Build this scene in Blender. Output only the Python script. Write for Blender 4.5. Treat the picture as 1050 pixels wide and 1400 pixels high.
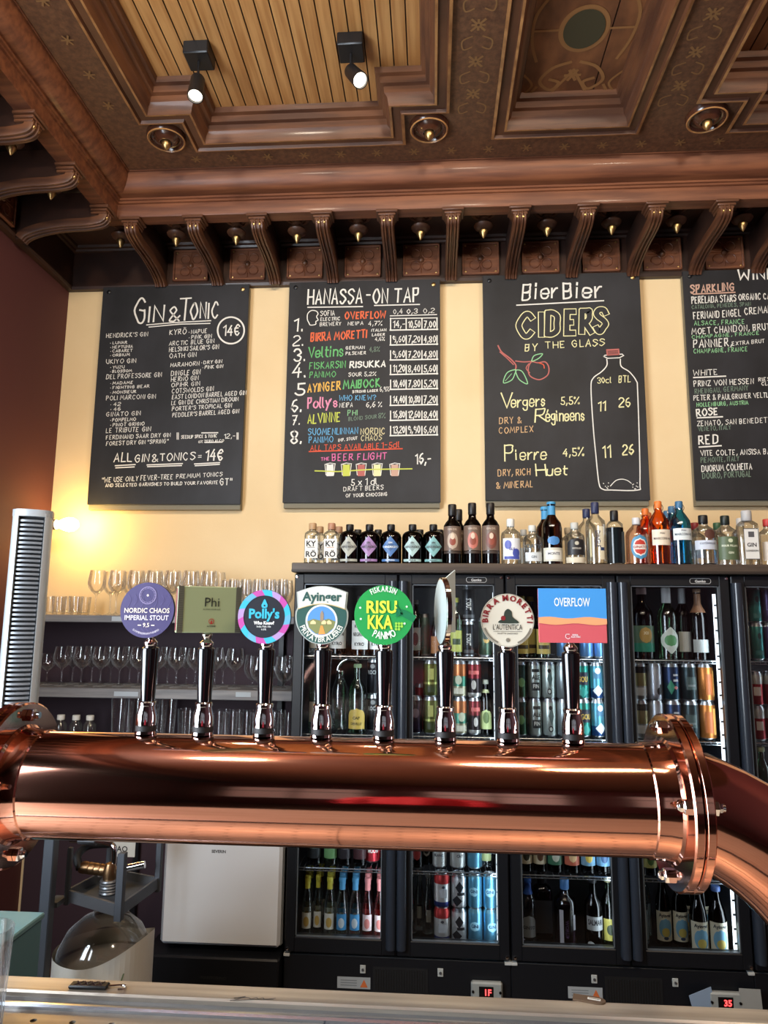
import bpy, math, random
from mathutils import Vector, Matrix
random.seed(7)
for _o in list(bpy.data.objects): bpy.data.objects.remove(_o)
S = bpy.context.scene; COL = S.collection
PI = math.pi; R_ = math.radians

# ------------------------------------------------------------------ camera, world, exposure
FPX = 970.0; TILT, YAW, ROLL = R_(8.85), R_(3.9), R_(.55); CZ = 1.65
fw = Vector((-math.sin(YAW)*math.cos(TILT), math.cos(YAW)*math.cos(TILT), math.sin(TILT)))
rt0 = Vector((math.cos(YAW), math.sin(YAW), 0)); up0 = rt0.cross(fw)
rt = rt0*math.cos(ROLL) + up0*math.sin(ROLL); up = up0*math.cos(ROLL) - rt0*math.sin(ROLL)
cam = bpy.data.cameras.new('camera'); camo = bpy.data.objects.new('camera', cam); COL.objects.link(camo)
camo.matrix_world = Matrix(((rt.x, up.x, -fw.x, 0), (rt.y, up.y, -fw.y, 0), (rt.z, up.z, -fw.z, CZ), (0, 0, 0, 1)))
cam.sensor_fit = 'VERTICAL'; cam.sensor_height = 36; cam.lens = 36*FPX/1400; cam.clip_start = .02
S.camera = camo
S.view_settings.view_transform = 'Standard'; S.view_settings.look = 'None'
S.view_settings.exposure = 0.12; S.view_settings.gamma = 1; S.view_settings.use_curve_mapping = False
S.cycles.use_denoising = True; S.cycles.max_bounces = 10; S.cycles.transparent_max_bounces = 24
S.cycles.caustics_reflective = False; S.cycles.caustics_refractive = False; S.cycles.sample_clamp_indirect = 4
w = bpy.data.worlds.new('world'); S.world = w; w.use_nodes = True
w.node_tree.nodes['Background'].inputs[0].default_value = (.55, .6, .7, 1); w.node_tree.nodes['Background'].inputs[1].default_value = .25

def area(name, loc, aim, sx, sy, power, col, spread=None):
    l = bpy.data.lights.new(name, 'AREA'); l.shape = 'RECTANGLE'; l.size = sx; l.size_y = sy; l.energy = power; l.color = col
    if spread: l.spread = R_(spread)
    o = bpy.data.objects.new(name, l); COL.objects.link(o); o.location = loc
    o.rotation_euler = (Vector(aim)-Vector(loc)).to_track_quat('-Z', 'Y').to_euler(); return o
# daylight through the tall windows of the room the guests sit in, and added warm lamps
L_WIN = 9.0; L_REAR = .15
area('daylight_side_window', (-1.9, .25, 1.95), (1.0, 1.3, 2.0), 1.7, 2.0, 125, (.84, .92, 1))
FILL_LAMPS = [area('flood_beam', (_x, .45, 3.66), (_x*.8, 3.6, 2.3), .22, .16, 26, (1, .84, .64)) for _x in (-.9, .3, 1.4)]  # added fill lights that brighten the chalkboards
ADDED_PEND = area('pendant_beam', (.62, .35, 3.2), (.3, 1.0, 1.0), .35, .12, 8, (1, .75, .45))  # added lamp, placed for a warm streak in the copper

def ray(px, py): return rt*((px-525)/FPX) - up*((py-700)/FPX) + fw
def atY(px, py, Y):
    d = ray(px, py); return Vector((0, 0, CZ)) + d*(Y/d.y)
def atZ(px, py, Z):
    d = ray(px, py); return Vector((0, 0, CZ)) + d*((Z-CZ)/d.z)

# ------------------------------------------------------------------ materials
MATS = {}
def srgb(r, g, b): return tuple((c/255/12.92 if c/255 <= .04045 else ((c/255+.055)/1.055)**2.4) for c in (r, g, b)) + (1,)
def pm(name, col, rough=.5, metal=0, coat=0, spec=.5, emit=None, es=0, noise=None, bump=None, alpha=None):
    """plain principled material with optional noise = (scale vector, second colour, amount) and bump = (scale, strength)"""
    if name in MATS: return MATS[name]
    m = bpy.data.materials.new(name); m.use_nodes = True; nt = m.node_tree; p = nt.nodes['Principled BSDF']
    p.inputs['Base Color'].default_value = col; p.inputs['Roughness'].default_value = rough; p.inputs['Metallic'].default_value = metal
    p.inputs['Coat Weight'].default_value = coat; p.inputs['Specular IOR Level'].default_value = spec; p.inputs['Coat Roughness'].default_value = .12
    if emit: p.inputs['Emission Color'].default_value = emit; p.inputs['Emission Strength'].default_value = es
    if noise or bump:
        tc = nt.nodes.new('ShaderNodeTexCoord'); mp = nt.nodes.new('ShaderNodeMapping'); nt.links.new(tc.outputs['Object'], mp.inputs[0])
        nz = nt.nodes.new('ShaderNodeTexNoise'); nz.inputs['Detail'].default_value = 6; nt.links.new(mp.outputs[0], nz.inputs[0])
        nz.inputs['Scale'].default_value = 1
        if noise:
            sc, c2, amt = noise; mp.inputs['Scale'].default_value = sc
            rp = nt.nodes.new('ShaderNodeValToRGB'); rp.color_ramp.elements[0].position = .5-.25/amt*.5; rp.color_ramp.elements[1].position = .5+.25/amt*.5
            rp.color_ramp.elements[0].color = col; rp.color_ramp.elements[1].color = c2
            nt.links.new(nz.outputs[0], rp.inputs[0]); nt.links.new(rp.outputs[0], p.inputs['Base Color'])
        else: mp.inputs['Scale'].default_value = (bump[0],)*3
        if bump:
            b = nt.nodes.new('ShaderNodeBump'); b.inputs['Strength'].default_value = bump[1]; b.inputs['Distance'].default_value = .004
            if noise:
                n2 = nt.nodes.new('ShaderNodeTexNoise'); n2.inputs['Scale'].default_value = bump[0]; nt.links.new(tc.outputs['Object'], n2.inputs[0]); src = n2
            else: src = nz
            nt.links.new(src.outputs[0], b.inputs['Height']); nt.links.new(b.outputs[0], p.inputs['Normal'])
    MATS[name] = m; return m
def glass(name, tint=(1, 1, 1), edge=(.80, .83, .86), refl=.05, rough=.05, edge_light=0.0, fres=.6):
    """thin-walled glass: transmits with its tint, darker through the grazing wall, mirror reflection growing at the edge"""
    if name in MATS: return MATS[name]
    m = bpy.data.materials.new(name); m.use_nodes = True; nt = m.node_tree
    for n in list(nt.nodes):
        if n.type != 'OUTPUT_MATERIAL': nt.nodes.remove(n)
    out = nt.nodes['Material Output']; lw = nt.nodes.new('ShaderNodeLayerWeight'); lw.inputs['Blend'].default_value = .35
    rp = nt.nodes.new('ShaderNodeValToRGB'); rp.color_ramp.elements[0].color = tint+(1,); rp.color_ramp.elements[1].color = edge+(1,)
    rp.color_ramp.elements[0].position = .35; rp.color_ramp.elements[1].position = .95
    di = nt.nodes.new('ShaderNodeBsdfDiffuse'); di.inputs[0].default_value = (.9, .95, 1, 1); pw = nt.nodes.new('ShaderNodeMath'); pw.operation = 'POWER'; pw.inputs[1].default_value = 3.5  # pale diffuse edge painted in for window light refracted by the rims
    nt.links.new(lw.outputs['Facing'], pw.inputs[0]); sc = nt.nodes.new('ShaderNodeMath'); sc.operation = 'MULTIPLY'; sc.inputs[1].default_value = edge_light; nt.links.new(pw.outputs[0], sc.inputs[0])
    tr = nt.nodes.new('ShaderNodeBsdfTransparent'); gl = nt.nodes.new('ShaderNodeBsdfGlossy'); gl.inputs['Roughness'].default_value = rough
    mx = nt.nodes.new('ShaderNodeMixShader'); ma = nt.nodes.new('ShaderNodeMath'); ma.operation = 'MULTIPLY_ADD'
    ma.inputs[1].default_value = fres; ma.inputs[2].default_value = refl
    nt.links.new(lw.outputs['Facing'], rp.inputs[0]); nt.links.new(rp.outputs[0], tr.inputs[0])
    nt.links.new(lw.outputs['Fresnel'], ma.inputs[0]); nt.links.new(ma.outputs[0], mx.inputs[0])
    nt.links.new(tr.outputs[0], mx.inputs[1]); nt.links.new(gl.outputs[0], mx.inputs[2]); m2 = nt.nodes.new('ShaderNodeMixShader'); nt.links.new(sc.outputs[0], m2.inputs[0]); nt.links.new(mx.outputs[0], m2.inputs[1]); nt.links.new(di.outputs[0], m2.inputs[2]); nt.links.new(m2.outputs[0], out.inputs[0])
    MATS[name] = m; return m
def paint(r, g, b, rough=.45):
    k = 'paint_%d_%d_%d' % (r, g, b); return pm(k, srgb(r, g, b), rough)
def metalcol(r, g, b, rough=.3):
    k = 'metal_%d_%d_%d' % (r, g, b); return pm(k, srgb(r, g, b), rough, metal=.75)

WOOD = pm('dark_carved_wood', srgb(74, 44, 30), .5, coat=.12, noise=((3, 3, 30), srgb(106, 66, 42), 1.0), bump=(40, .12))
WOODX = pm('dark_cornice_wood', srgb(98, 56, 37), .55, coat=.06, noise=((3, 40, 40), srgb(128, 78, 51), 1.0), bump=(50, .1))
WOODD = pm('shadow_brown_wood', srgb(46, 28, 22), .5, coat=.15, noise=((6, 6, 6), srgb(64, 38, 27), 1.0), bump=(30, .15))  # deepest of the brown wood tones
RIBW = pm('stencilled_rib_wood', srgb(84, 54, 38), .55, coat=.08, noise=((55, 55, 55), srgb(110, 74, 50), .8), bump=(60, .1))
GILT = pm('gilded_fillet', srgb(178, 128, 78), .4, coat=.3, noise=((20, 20, 20), srgb(140, 94, 54), 1))
PLANK = pm('varnished_pine', srgb(170, 118, 66), .42, coat=.2, noise=((45, 2.2, 10), srgb(196, 146, 90), 1.1))
PANW = pm('painted_panel_wood', srgb(100, 62, 40), .5, noise=((9, 5, 9), srgb(134, 86, 54), 1.2))
BRASS = pm('aged_brass', srgb(206, 172, 116), .38, metal=1)
BEIGE = pm('cream_wall_paint', srgb(242, 216, 172), .8, noise=((2, 2, 2), srgb(236, 208, 162), 1), bump=(90, .08))
MAROON = pm('maroon_wall_paint', srgb(92, 50, 52), .75, bump=(60, .1))
MAROOND = pm('dark_plum_panel', srgb(56, 38, 48), .7, bump=(60, .08))
BLACK = pm('black_enamel', srgb(16, 18, 23), .4, bump=(200, .05))
BLK = pm('gloss_black', srgb(10, 10, 13), .12, coat=.5)
RUBBER = pm('black_rubber', srgb(14, 14, 16), .6)
CHROME = pm('chrome', srgb(225, 225, 228), .06, metal=1)
STEEL = pm('brushed_zinc', srgb(172, 158, 142), .34, metal=.4, noise=((3, 60, 60), srgb(194, 182, 166), 1), bump=(70, .08))
STEELD = pm('grey_steel', srgb(110, 112, 116), .38, metal=.7)
STEELG = pm('galvanised_grey', srgb(72, 76, 83), .45, metal=.4)
COPPER = pm('polished_copper', srgb(226, 164, 142), .085, metal=1, noise=((1.5, 18, 18), srgb(216, 152, 130), 1), bump=(9, .012))
COPPERB = pm('brushed_copper', srgb(228, 150, 124), .14, metal=1)
CHALKB = pm('chalkboard', srgb(20, 21, 26), .62, noise=((4, 4, 2.4), srgb(42, 43, 49), .8), bump=(150, .04))
BOARDE = pm('board_edge_grey', srgb(128, 122, 104), .7)
SLAB = pm('dark_wood_top', srgb(66, 56, 50), .4, coat=.2, noise=((3, 40, 40), srgb(86, 74, 64), 1))
WHITE = paint(238, 238, 234)
SHELFW = pm('grey_stained_shelf', srgb(108, 108, 112), .5, noise=((3, 40, 40), srgb(136, 134, 134), 1))
FLOORM = pm('dark_floor', srgb(60, 48, 42), .6, noise=((2, 12, 2), srgb(84, 66, 54), 1))
GLASS = glass('clear_glass', (1, 1, 1), (.93, .95, .97), .04, .05, edge_light=.75, fres=.4); PANE = glass('cooler_glass', (.93, .95, .97), (.6, .65, .7), .045)
GDARK = glass('dark_brown_glass', (.035, .03, .03), (.008, .008, .008), .035)
GGREEN = glass('green_glass', (.35, .55, .38), (.05, .12, .06), .08)
GCLEAR = glass('bottle_glass', (.93, .95, .95), (.5, .55, .55), .08, edge_light=.18)
LED = pm('led_strip', (1, 1, 1, 1), .5, emit=(.82, .93, 1, 1), es=1.6)
BULB = pm('lamp_bulb', (1, .9, .6, 1), .4, emit=(1, .70, .28, 1), es=45)
SPOTL = pm('spot_lens', (1, 1, 1, 1), .4, emit=(1, .86, .66, 1), es=4)

# ------------------------------------------------------------------ mesh builder
class MB:
    def __init__(s, lift=None): s.v = []; s.f = []; s.m = []; s.lift = lift; s.n = 0
    def add(s, vs, fs, mat=0):
        b = len(s.v); s.v += [tuple(q) for q in vs]
        for i, f in enumerate(fs): s.f.append(tuple(b+k for k in f)); s.m.append(mat[i] if isinstance(mat, list) else mat)
        return s
    def box(s, x0, x1, y0, y1, z0, z1, mat=0, c=0):
        if c <= 0:
            vs = [(x, y, z) for z in (z0, z1) for y in (y0, y1) for x in (x0, x1)]
            return s.add(vs, [(0, 2, 3, 1), (4, 5, 7, 6), (0, 1, 5, 4), (2, 6, 7, 3), (0, 4, 6, 2), (1, 3, 7, 5)], mat)
        c = min(c, (x1-x0)*.45, (y1-y0)*.45, (z1-z0)*.45); vs = []; ix = {}
        for i, x in enumerate((x0, x1)):
            for j, y in enumerate((y0, y1)):
                for k, z in enumerate((z0, z1)):
                    sx, sy, sz = 1-2*i, 1-2*j, 1-2*k
                    for a, q in enumerate(((x, y+sy*c, z+sz*c), (x+sx*c, y, z+sz*c), (x+sx*c, y+sy*c, z))):
                        ix[i, j, k, a] = len(vs); vs.append(q)
        fs = []
        for i in (0, 1): fs.append([ix[i, j, k, 0] for j, k in ((0, 0), (0, 1), (1, 1), (1, 0))])
        for j in (0, 1): fs.append([ix[i, j, k, 1] for i, k in ((0, 0), (1, 0), (1, 1), (0, 1))])
        for k in (0, 1): fs.append([ix[i, j, k, 2] for i, j in ((0, 0), (0, 1), (1, 1), (1, 0))])
        for j in (0, 1):
            for k in (0, 1): fs.append([ix[0, j, k, 1], ix[1, j, k, 1], ix[1, j, k, 2], ix[0, j, k, 2]])
        for i in (0, 1):
            for k in (0, 1): fs.append([ix[i, 0, k, 0], ix[i, 1, k, 0], ix[i, 1, k, 2], ix[i, 0, k, 2]])
        for i in (0, 1):
            for j in (0, 1): fs.append([ix[i, j, 0, 0], ix[i, j, 1, 0], ix[i, j, 1, 1], ix[i, j, 0, 1]])
        for i in (0, 1):
            for j in (0, 1):
                for k in (0, 1): fs.append([ix[i, j, k, a] for a in (0, 1, 2)])
        return s.add(vs, fs, mat)
    def lathe(s, prof, seg=24, c=(0, 0, 0), mat=0, axis='Z', cap=True, mats=None):
        vs = []; fs = []; ms = []; n = len(prof)
        for r, z in prof:
            for k in range(seg):
                a = 2*PI*k/seg; x, y = r*math.cos(a), r*math.sin(a)
                q = (x, y, z) if axis == 'Z' else ((z, x, y) if axis == 'X' else (y, z, x))
                vs.append((q[0]+c[0], q[1]+c[1], q[2]+c[2]))
        for i in range(n-1):
            for k in range(seg):
                k2 = (k+1) % seg; fs.append((i*seg+k, i*seg+k2, (i+1)*seg+k2, (i+1)*seg+k)); ms.append(mats[i] if mats else mat)
        if cap:
            if prof[0][0] > 1e-6: fs.append(tuple(range(seg))[::-1]); ms.append(mats[0] if mats else mat)
            if prof[-1][0] > 1e-6: fs.append(tuple((n-1)*seg+k for k in range(seg))); ms.append(mats[-1] if mats else mat)
        return s.add(vs, fs, ms)
    def tube(s, pts, r, seg=10, mat=0, cap=True, closed=False, prof=None):
        pts = [Vector(p) for p in pts]; n = len(pts); vs = []; fs = []
        t0 = (pts[1]-pts[0]).normalized(); u = t0.orthogonal().normalized()
        if prof: u = prof[1]-t0*prof[1].dot(t0); u.normalize()
        for i, p in enumerate(pts):
            t = (pts[min(i+1, n-1)]-pts[max(i-1, 0)]).normalized(); u = (u-t*u.dot(t)).normalized(); b = t.cross(u)
            ri = r[i] if isinstance(r, (list, tuple)) else r
            if prof: vs += [p+u*a+b*c for a, c in prof[0]]
            else: vs += [p+(u*math.cos(2*PI*k/seg)+b*math.sin(2*PI*k/seg))*ri for k in range(seg)]
        m = len(prof[0]) if prof else seg
        for i in range(n-1):
            for k in range(m): fs.append((i*m+k, i*m+(k+1) % m, (i+1)*m+(k+1) % m, (i+1)*m+k))
        if cap: fs.append(tuple(range(m))[::-1]); fs.append(tuple((n-1)*m+k for k in range(m)))
        return s.add(vs, fs, mat)
    def prism(s, poly, f0, f1, mat=0):
        """poly: 2D points, f0/f1 map (a, b) to the two end faces"""
        n = len(poly); vs = [f0(*p) for p in poly]+[f1(*p) for p in poly]
        fs = [tuple(range(n))[::-1], tuple(range(n, 2*n))]+[(i, (i+1) % n, n+(i+1) % n, n+i) for i in range(n)]
        return s.add(vs, fs, mat)
    def ribbon(s, pts, wd, fn, mat=0, closed=False):
        """flat chalk or paint stroke of width wd along 2D pts; fn maps (a, b) to the surface"""
        if closed: pts = list(pts)+[pts[0]]
        q = [Vector(p) for p in pts]; q = [p for i, p in enumerate(q) if i == 0 or (p-q[i-1]).length > 1e-6]
        if len(q) < 2: return s
        L = []; n = len(q)
        for i, p in enumerate(q):
            d1 = (q[i]-q[i-1]).normalized() if i else None; d2 = (q[i+1]-q[i]).normalized() if i < n-1 else None
            if closed and i in (0, n-1): d1 = (q[-1]-q[-2]).normalized(); d2 = (q[1]-q[0]).normalized()
            d = (d1+d2) if d1 and d2 else (d1 or d2)
            if d.length < .3: d = d1
            d.normalize(); nn = Vector((-d.y, d.x)); k = 1/max(.55, abs(nn.dot(Vector((-(d1 or d2).y, (d1 or d2).x)))))
            e = d*(wd*.35) if not closed and i in (0, n-1) else Vector((0, 0))
            if i == 0: e = -e
            L.append((p+e+nn*wd*.5*k, p+e-nn*wd*.5*k))
        vs = [fn(*a) for ab in L for a in ab]
        if s.lift: s.n += 1; vs = [tuple(c+l*s.n for c, l in zip(q, s.lift)) for q in vs]   # each stroke lies over the one before
        return s.add(vs, [(2*i, 2*i+1, 2*i+3, 2*i+2) for i in range(n-1)], mat)
    def build(s, name, mats, parent=None, loc=None, smooth=True, bevel=0):
        me = bpy.data.meshes.new(name); me.from_pydata(s.v, [], s.f)
        if not isinstance(mats, (list, tuple)): mats = [mats]
        for m in mats: me.materials.append(m)
        me.polygons.foreach_set('material_index', s.m)
        if smooth:
            me.polygons.foreach_set('use_smooth', [True]*len(s.f)); me.set_sharp_from_angle(angle=R_(38))
        me.update(); o = bpy.data.objects.new(name, me); COL.objects.link(o)
        if parent: o.parent = parent
        if loc: o.location = loc
        if bevel:
            b = o.modifiers.new('edge', 'BEVEL'); b.width = bevel; b.segments = 2; b.limit_method = 'ANGLE'
        return o
def tag(o, label, cat, group=None):
    o['label'] = label; o['category'] = cat
    if group: o['group'] = group
    return o
def thing(name, label, cat, loc=(0, 0, 0), group=None, rz=0):
    o = bpy.data.objects.new(name, None); COL.objects.link(o); o.location = loc; o.rotation_euler.z = rz; o.empty_display_size = .05
    return tag(o, label, cat, group)
def struct(o): o['kind'] = 'structure'; return o
KIDS = {}
def copy_tree(o, parent=None):
    c = o.copy(); COL.objects.link(c)
    if parent: c.parent = parent
    for ch in KIDS.setdefault(o.name, list(o.children)): copy_tree(ch, c)
    return c
ORD = 'first second third fourth fifth sixth seventh eighth ninth tenth eleventh twelfth thirteenth fourteenth fifteenth sixteenth seventeenth eighteenth nineteenth twentieth'.split()
def cat(pts, k=5, closed=False):
    """Catmull-Rom through the points"""
    p = [Vector(q) for q in pts]; n = len(p); out = []
    for i in range(n if closed else n-1):
        g = (lambda j: p[j % n]) if closed else (lambda j: p[min(max(j, 0), n-1)])
        a, b, c, d = g(i-1), g(i), g(i+1), g(i+2)
        for t in range(k):
            t /= k; out.append(.5*((2*b)+(c-a)*t+(2*a-5*b+4*c-d)*t*t+(3*b-3*c+d-a)*t**3))
    if not closed: out.append(p[-1])
    return out

# ------------------------------------------------------------------ lettering
_TX = {}
def font_mesh(txt, bold=0.0):
    """the built-in font as flat polygons with unit height; returns verts (x, y), faces, width"""
    k = (txt, bold)
    if k in _TX: return _TX[k]
    cu = bpy.data.curves.new('lettering', 'FONT'); cu.body = txt; cu.size = 1; cu.resolution_u = 2; cu.offset = bold; cu.fill_mode = 'FRONT'
    o = bpy.data.objects.new('lettering', cu); COL.objects.link(o)
    dg = bpy.context.evaluated_depsgraph_get(); me = o.evaluated_get(dg).to_mesh()
    v = [(q.co.x, q.co.y) for q in me.vertices]; f = [tuple(p.vertices) for p in me.polygons]
    bpy.data.objects.remove(o); bpy.data.curves.remove(cu)
    x0 = min((a for a, b in v), default=0); x1 = max((a for a, b in v), default=0)
    _TX[k] = ([(a-x0, b/.72) for a, b in v], f, x1-x0); return _TX[k]
def put_text(mb, txt, cx, base, h, wmax, fn, mat, bold=0.0, width=None):
    """centred built-in-font line, cap height h, squeezed to wmax (or set to width); fn maps (a, b) to the surface"""
    v, f, wd = font_mesh(txt, bold)
    sx = h/.72*1.0; wd0 = wd*sx
    if width: sx *= width/max(wd0, 1e-6)
    elif wd0 > wmax: sx *= wmax/wd0
    wd0 = wd*sx
    mb.add([fn(cx-wd0/2+a*sx, base+b*h) for a, b in v], f, mat)
def arc_text(mb, txt, cx, cy, r, a0, a1, h, fn, mat, bold=0.0, inside=False):
    """letters spread from angle a0 to a1 (degrees) round (cx, cy); inside=True reads along the bottom of a ring"""
    ws = [font_mesh(c, bold)[2]/.72+.14 if c != ' ' else .4 for c in txt]; tot = sum(ws); pos = 0
    for c, wd in zip(txt, ws):
        t = (pos+wd/2)/tot; pos += wd
        if c == ' ': continue
        a = R_(a0+(a1-a0)*t); v, f, w0 = font_mesh(c, bold); k = h
        arc = abs(R_(a1-a0))*r; sxx = arc/tot
        if inside: ux, uy = (-math.sin(a), math.cos(a)), (-math.cos(a), -math.sin(a))
        else: ux, uy = (math.sin(a), -math.cos(a)), (math.cos(a), math.sin(a))
        ox, oy = cx+r*math.cos(a), cy+r*math.sin(a)
        mb.add([fn(ox+ux[0]*(p-w0/2)*sxx/.72+uy[0]*q*k, oy+ux[1]*(p-w0/2)*sxx/.72+uy[1]*q*k) for p, q in v], f, mat)

# single-stroke hand lettering: digits are grid x, y (baseline 2, capitals 8, x-height 6); ~ = smooth stroke
GL = {}
for _l in '''A 5|02 28 42 05 45|=02 28 48|14 34
B 4|02 08|~08 28 38 37 36 25 05|~05 25 36 34 33 22 02
C 5|~47 38 28 17 05 13 22 32 43
D 5|02 08|~08 28 47 45 43 22 02
E 4|38 08 02 32|05 25
F 4|38 08 02|05 25
G 5|~47 38 28 17 05 13 22 32 43 45|45 25
H 4|02 08|42 48|05 45
I 0|02 08
J 3|~38 33 22 12 03
K 4|02 08|38 05 42
L 3|08 02 32
M 6|02 18 34 58 62
N 4|02 08 42 48
O 5|~28 17 05 13 22 32 43 55 47 38 28
P 4|02 08|~08 28 38 37 36 25 05
Q 5|~28 17 05 13 22 32 43 55 47 38 28|33 51
R 4|02 08|~08 28 38 37 36 25 05|15 42
S 4|~47 38 18 07 16 35 44 33 22 12 03
T 4|08 48|28 22
U 4|~08 04 13 22 32 43 44 48
V 5|08 32 58
W 6|08 12 36 52 68
X 4|08 42|02 48
Y 4|08 25 48|25 22
Z 4|08 48 02 42
a 4|~36 16 05 03 12 32 35|36 33 42
b 4|08 02|~05 16 36 45 43 32 12 03
c 4|~46 26 05 03 22 42
d 4|48 42|~45 36 16 05 03 12 32 43
e 4|~04 44 45 36 16 05 03 12 32 43
f 3|~38 28 17 12|05 35
g 4|~46 16 05 04 13 33 46|~46 41 30 10 01
h 4|08 02|~04 16 36 45 42
i 1|06 02|07 08
j 2|26 21 10|27 28
k 4|08 02|36 04 42
l 1|08 03 12
m 6|06 02|~05 16 26 35 32|~35 46 56 65 62
n 4|06 02|~05 16 36 45 42
o 4|~26 05 03 22 43 45 26
p 4|06 00|~05 16 36 45 43 32 12 03
r 3|06 02|~04 15 26 36
s 3|~35 26 16 05 14 24 33 22 12 03
t 3|18 13 22 32|06 36
u 4|~06 03 12 32 43|46 42
v 4|06 22 46
w 6|06 12 35 52 66
x 4|06 42|02 46
y 4|06 23|46 10
z 3|06 36 02 32
0 4|~28 17 05 13 22 33 45 37 28
1 2|07 28 22
2 4|~07 18 38 47 46 03 02|02 42
3 4|~07 18 38 47 46 25|~25 44 43 32 12 03
4 4|38 04 44|36 32
5 4|48 18 15|~15 35 44 43 32 12 03
6 4|~38 17 04 13 22 33 44 35 15 04
7 4|08 48 12|15 35
8 4|~28 07 15 34 43 22 03 14 35 47 28
9 4|~46 27 18 07 06 15 35 46 48 43 32
& 5|~52 16 17 28 37 36 13 12 22 32 54
€ 4|~47 38 28 17 05 13 22 32 43|06 36|04 34
. 1|02 12
, 1|13 01
: 1|04 05|06 07
- 3|05 35
= 4|04 44|06 46
' 1|18 06
" 2|08 06|28 26
· 2|14 15 25 24 14
? 4|~07 18 38 47 46 25 24|22 23
% 5|02 58|~08 07 17 18 08|~43 42 52 53 43
! 1|08 04|02 03
( 2|~28 05 22
) 2|~08 25 02'''.split('\n'):
    _k, _r = _l[0], _l[2:]; _p = _r.split('|'); GL[_k] = (int(_p[0]), [(_s[0] == '~', [(int(c[0]), int(c[1])-2) for c in _s.strip('~=').split()]) for _s in _p[1:] if _s])
GL['.'] = (1, [(False, [(.2, 0), (.3, .7)])]); GL['·'] = (3, [(False, [(.8, 2), (1.0, 2.7)])])
GL['A'] = (4, [(False, [(0, 0), (2, 6), (4, 0)]), (False, [(1, 2), (3, 2)])])
GL['Ö'] = (5, GL['O'][1]+[(False, [(1.4, 7), (1.6, 7.6)]), (False, [(3.4, 7), (3.6, 7.6)])])
GL['É'] = (4, GL['E'][1]+[(False, [(1, 7), (2.4, 8)])]); GL['é'] = (4, GL['e'][1]+[(False, [(1.4, 5), (2.8, 6.4)])])
def chalk(mb, txt, x0, x1, base0, base1, h, wd, fn, mat, jit=.12):
    """write txt by hand between x0 and x1 on a baseline from base0 to base1 with cap height h"""
    tot = 0; adv = []
    for c in txt:
        a = 3.0 if c == ' ' else GL[c][0]+2.0
        adv.append(a); tot += a
    tot -= 2.0; k = (x1-x0)/tot; kv = h/6; x = 0
    for c, a in zip(txt, adv):
        if c != ' ':
            dy = random.uniform(-jit, jit)*.5*kv; sl = random.uniform(-.03, .1); sc = random.uniform(.94, 1.06)
            for sm, pts in GL[c][1]:
                q = [(px+random.uniform(-jit, jit), py*sc+random.uniform(-jit, jit)) for px, py in pts]
                if sm: q = cat(q, 3)
                P = []
                for px, py in q:
                    gx = x0+(x+px+py*sl)*k; t = (gx-x0)/(x1-x0); P.append((gx, base0+(base1-base0)*t+dy+py*kv))
                mb.ribbon(P, wd*random.uniform(.9, 1.1), fn, mat)
        x += a
# ------------------------------------------------------------------ the room shell
XL, XR, YB, YR, ZC = -2.02, 2.7, 3.6, -4.0, 3.79
ZP = 3.90                                   # the boarded panels lie deeper than the ribs
struct(MB().box(XL, XR, YR, YB, -.05, 0).build('floor', FLOORM))
struct(MB().box(XL-.1, XR+.1, YB, YB+.1, 0, 4.05).build('wall_back', BEIGE))
struct(MB().box(XR, XR+.1, YR, YB, 0, 4.05).build('wall_right', MAROON))
b = MB()                                    # left wall round its window opening
wy0, wy1, wz0, wz1 = -.6, 1.1, .95, 2.95
b.box(XL-.1, XL, wy1, YB, 0, 4.05); b.box(XL-.1, XL, YR, wy0, 0, 4.05); b.box(XL-.1, XL, wy0, wy1, 0, wz0); b.box(XL-.1, XL, wy0, wy1, wz1, 4.05)
struct(b.build('wall_left', MAROON))
b = MB(); rw = [(-1.7, -.5), (-.1, 1.1), (1.5, 2.5)]; px = XL
for a, c in rw: b.box(px, a, YR-.1, YR, 0, 4.05); b.box(a, c, YR-.1, YR, 0, 1.1); b.box(a, c, YR-.1, YR, 3.0, 4.05); px = c
b.box(px, XR, YR-.1, YR, 0, 4.05); struct(b.build('wall_front', MAROON))
SKY = pm('daylight_beyond_window', (.8, .9, 1, 1), .5, emit=(.72, .86, 1, 1), es=L_WIN); SKY2 = pm('daylight_beyond_far_window', (.9, .95, 1, 1), .5, emit=(.95, .95, 1, 1), es=L_REAR)
def window(n, horiz, a0, a1, z0, z1, wall, sky):
    m = (lambda a, d, z: (a, wall-d, z)) if horiz else (lambda a, d, z: (wall-d, a, z))
    r = MB(); g = MB()
    def bx(q, aa, ab, d0, d1, za, zb):
        p0, p1 = m(aa, d0, za), m(ab, d1, zb); q.box(min(p0[0], p1[0]), max(p0[0], p1[0]), min(p0[1], p1[1]), max(p0[1], p1[1]), za, zb)
    for aa, ab, za, zb in ((a0, a0+.06, z0, z1), (a1-.06, a1, z0, z1), (a0, a1, z0, z0+.06), (a0, a1, z1-.06, z1), ((a0+a1)/2-.025, (a0+a1)/2+.025, z0, z1), (a0, a1, z1-.7, z1-.65)): bx(r, aa, ab, .0, .07, za, zb)
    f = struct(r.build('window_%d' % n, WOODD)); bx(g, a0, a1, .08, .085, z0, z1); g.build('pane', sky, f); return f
window(1, False, wy0, wy1, wz0, wz1, XL, SKY)
for i, (a, c) in enumerate(rw): window(2+i, True, a, c, 1.1, 3.0, YR, SKY2)

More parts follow.
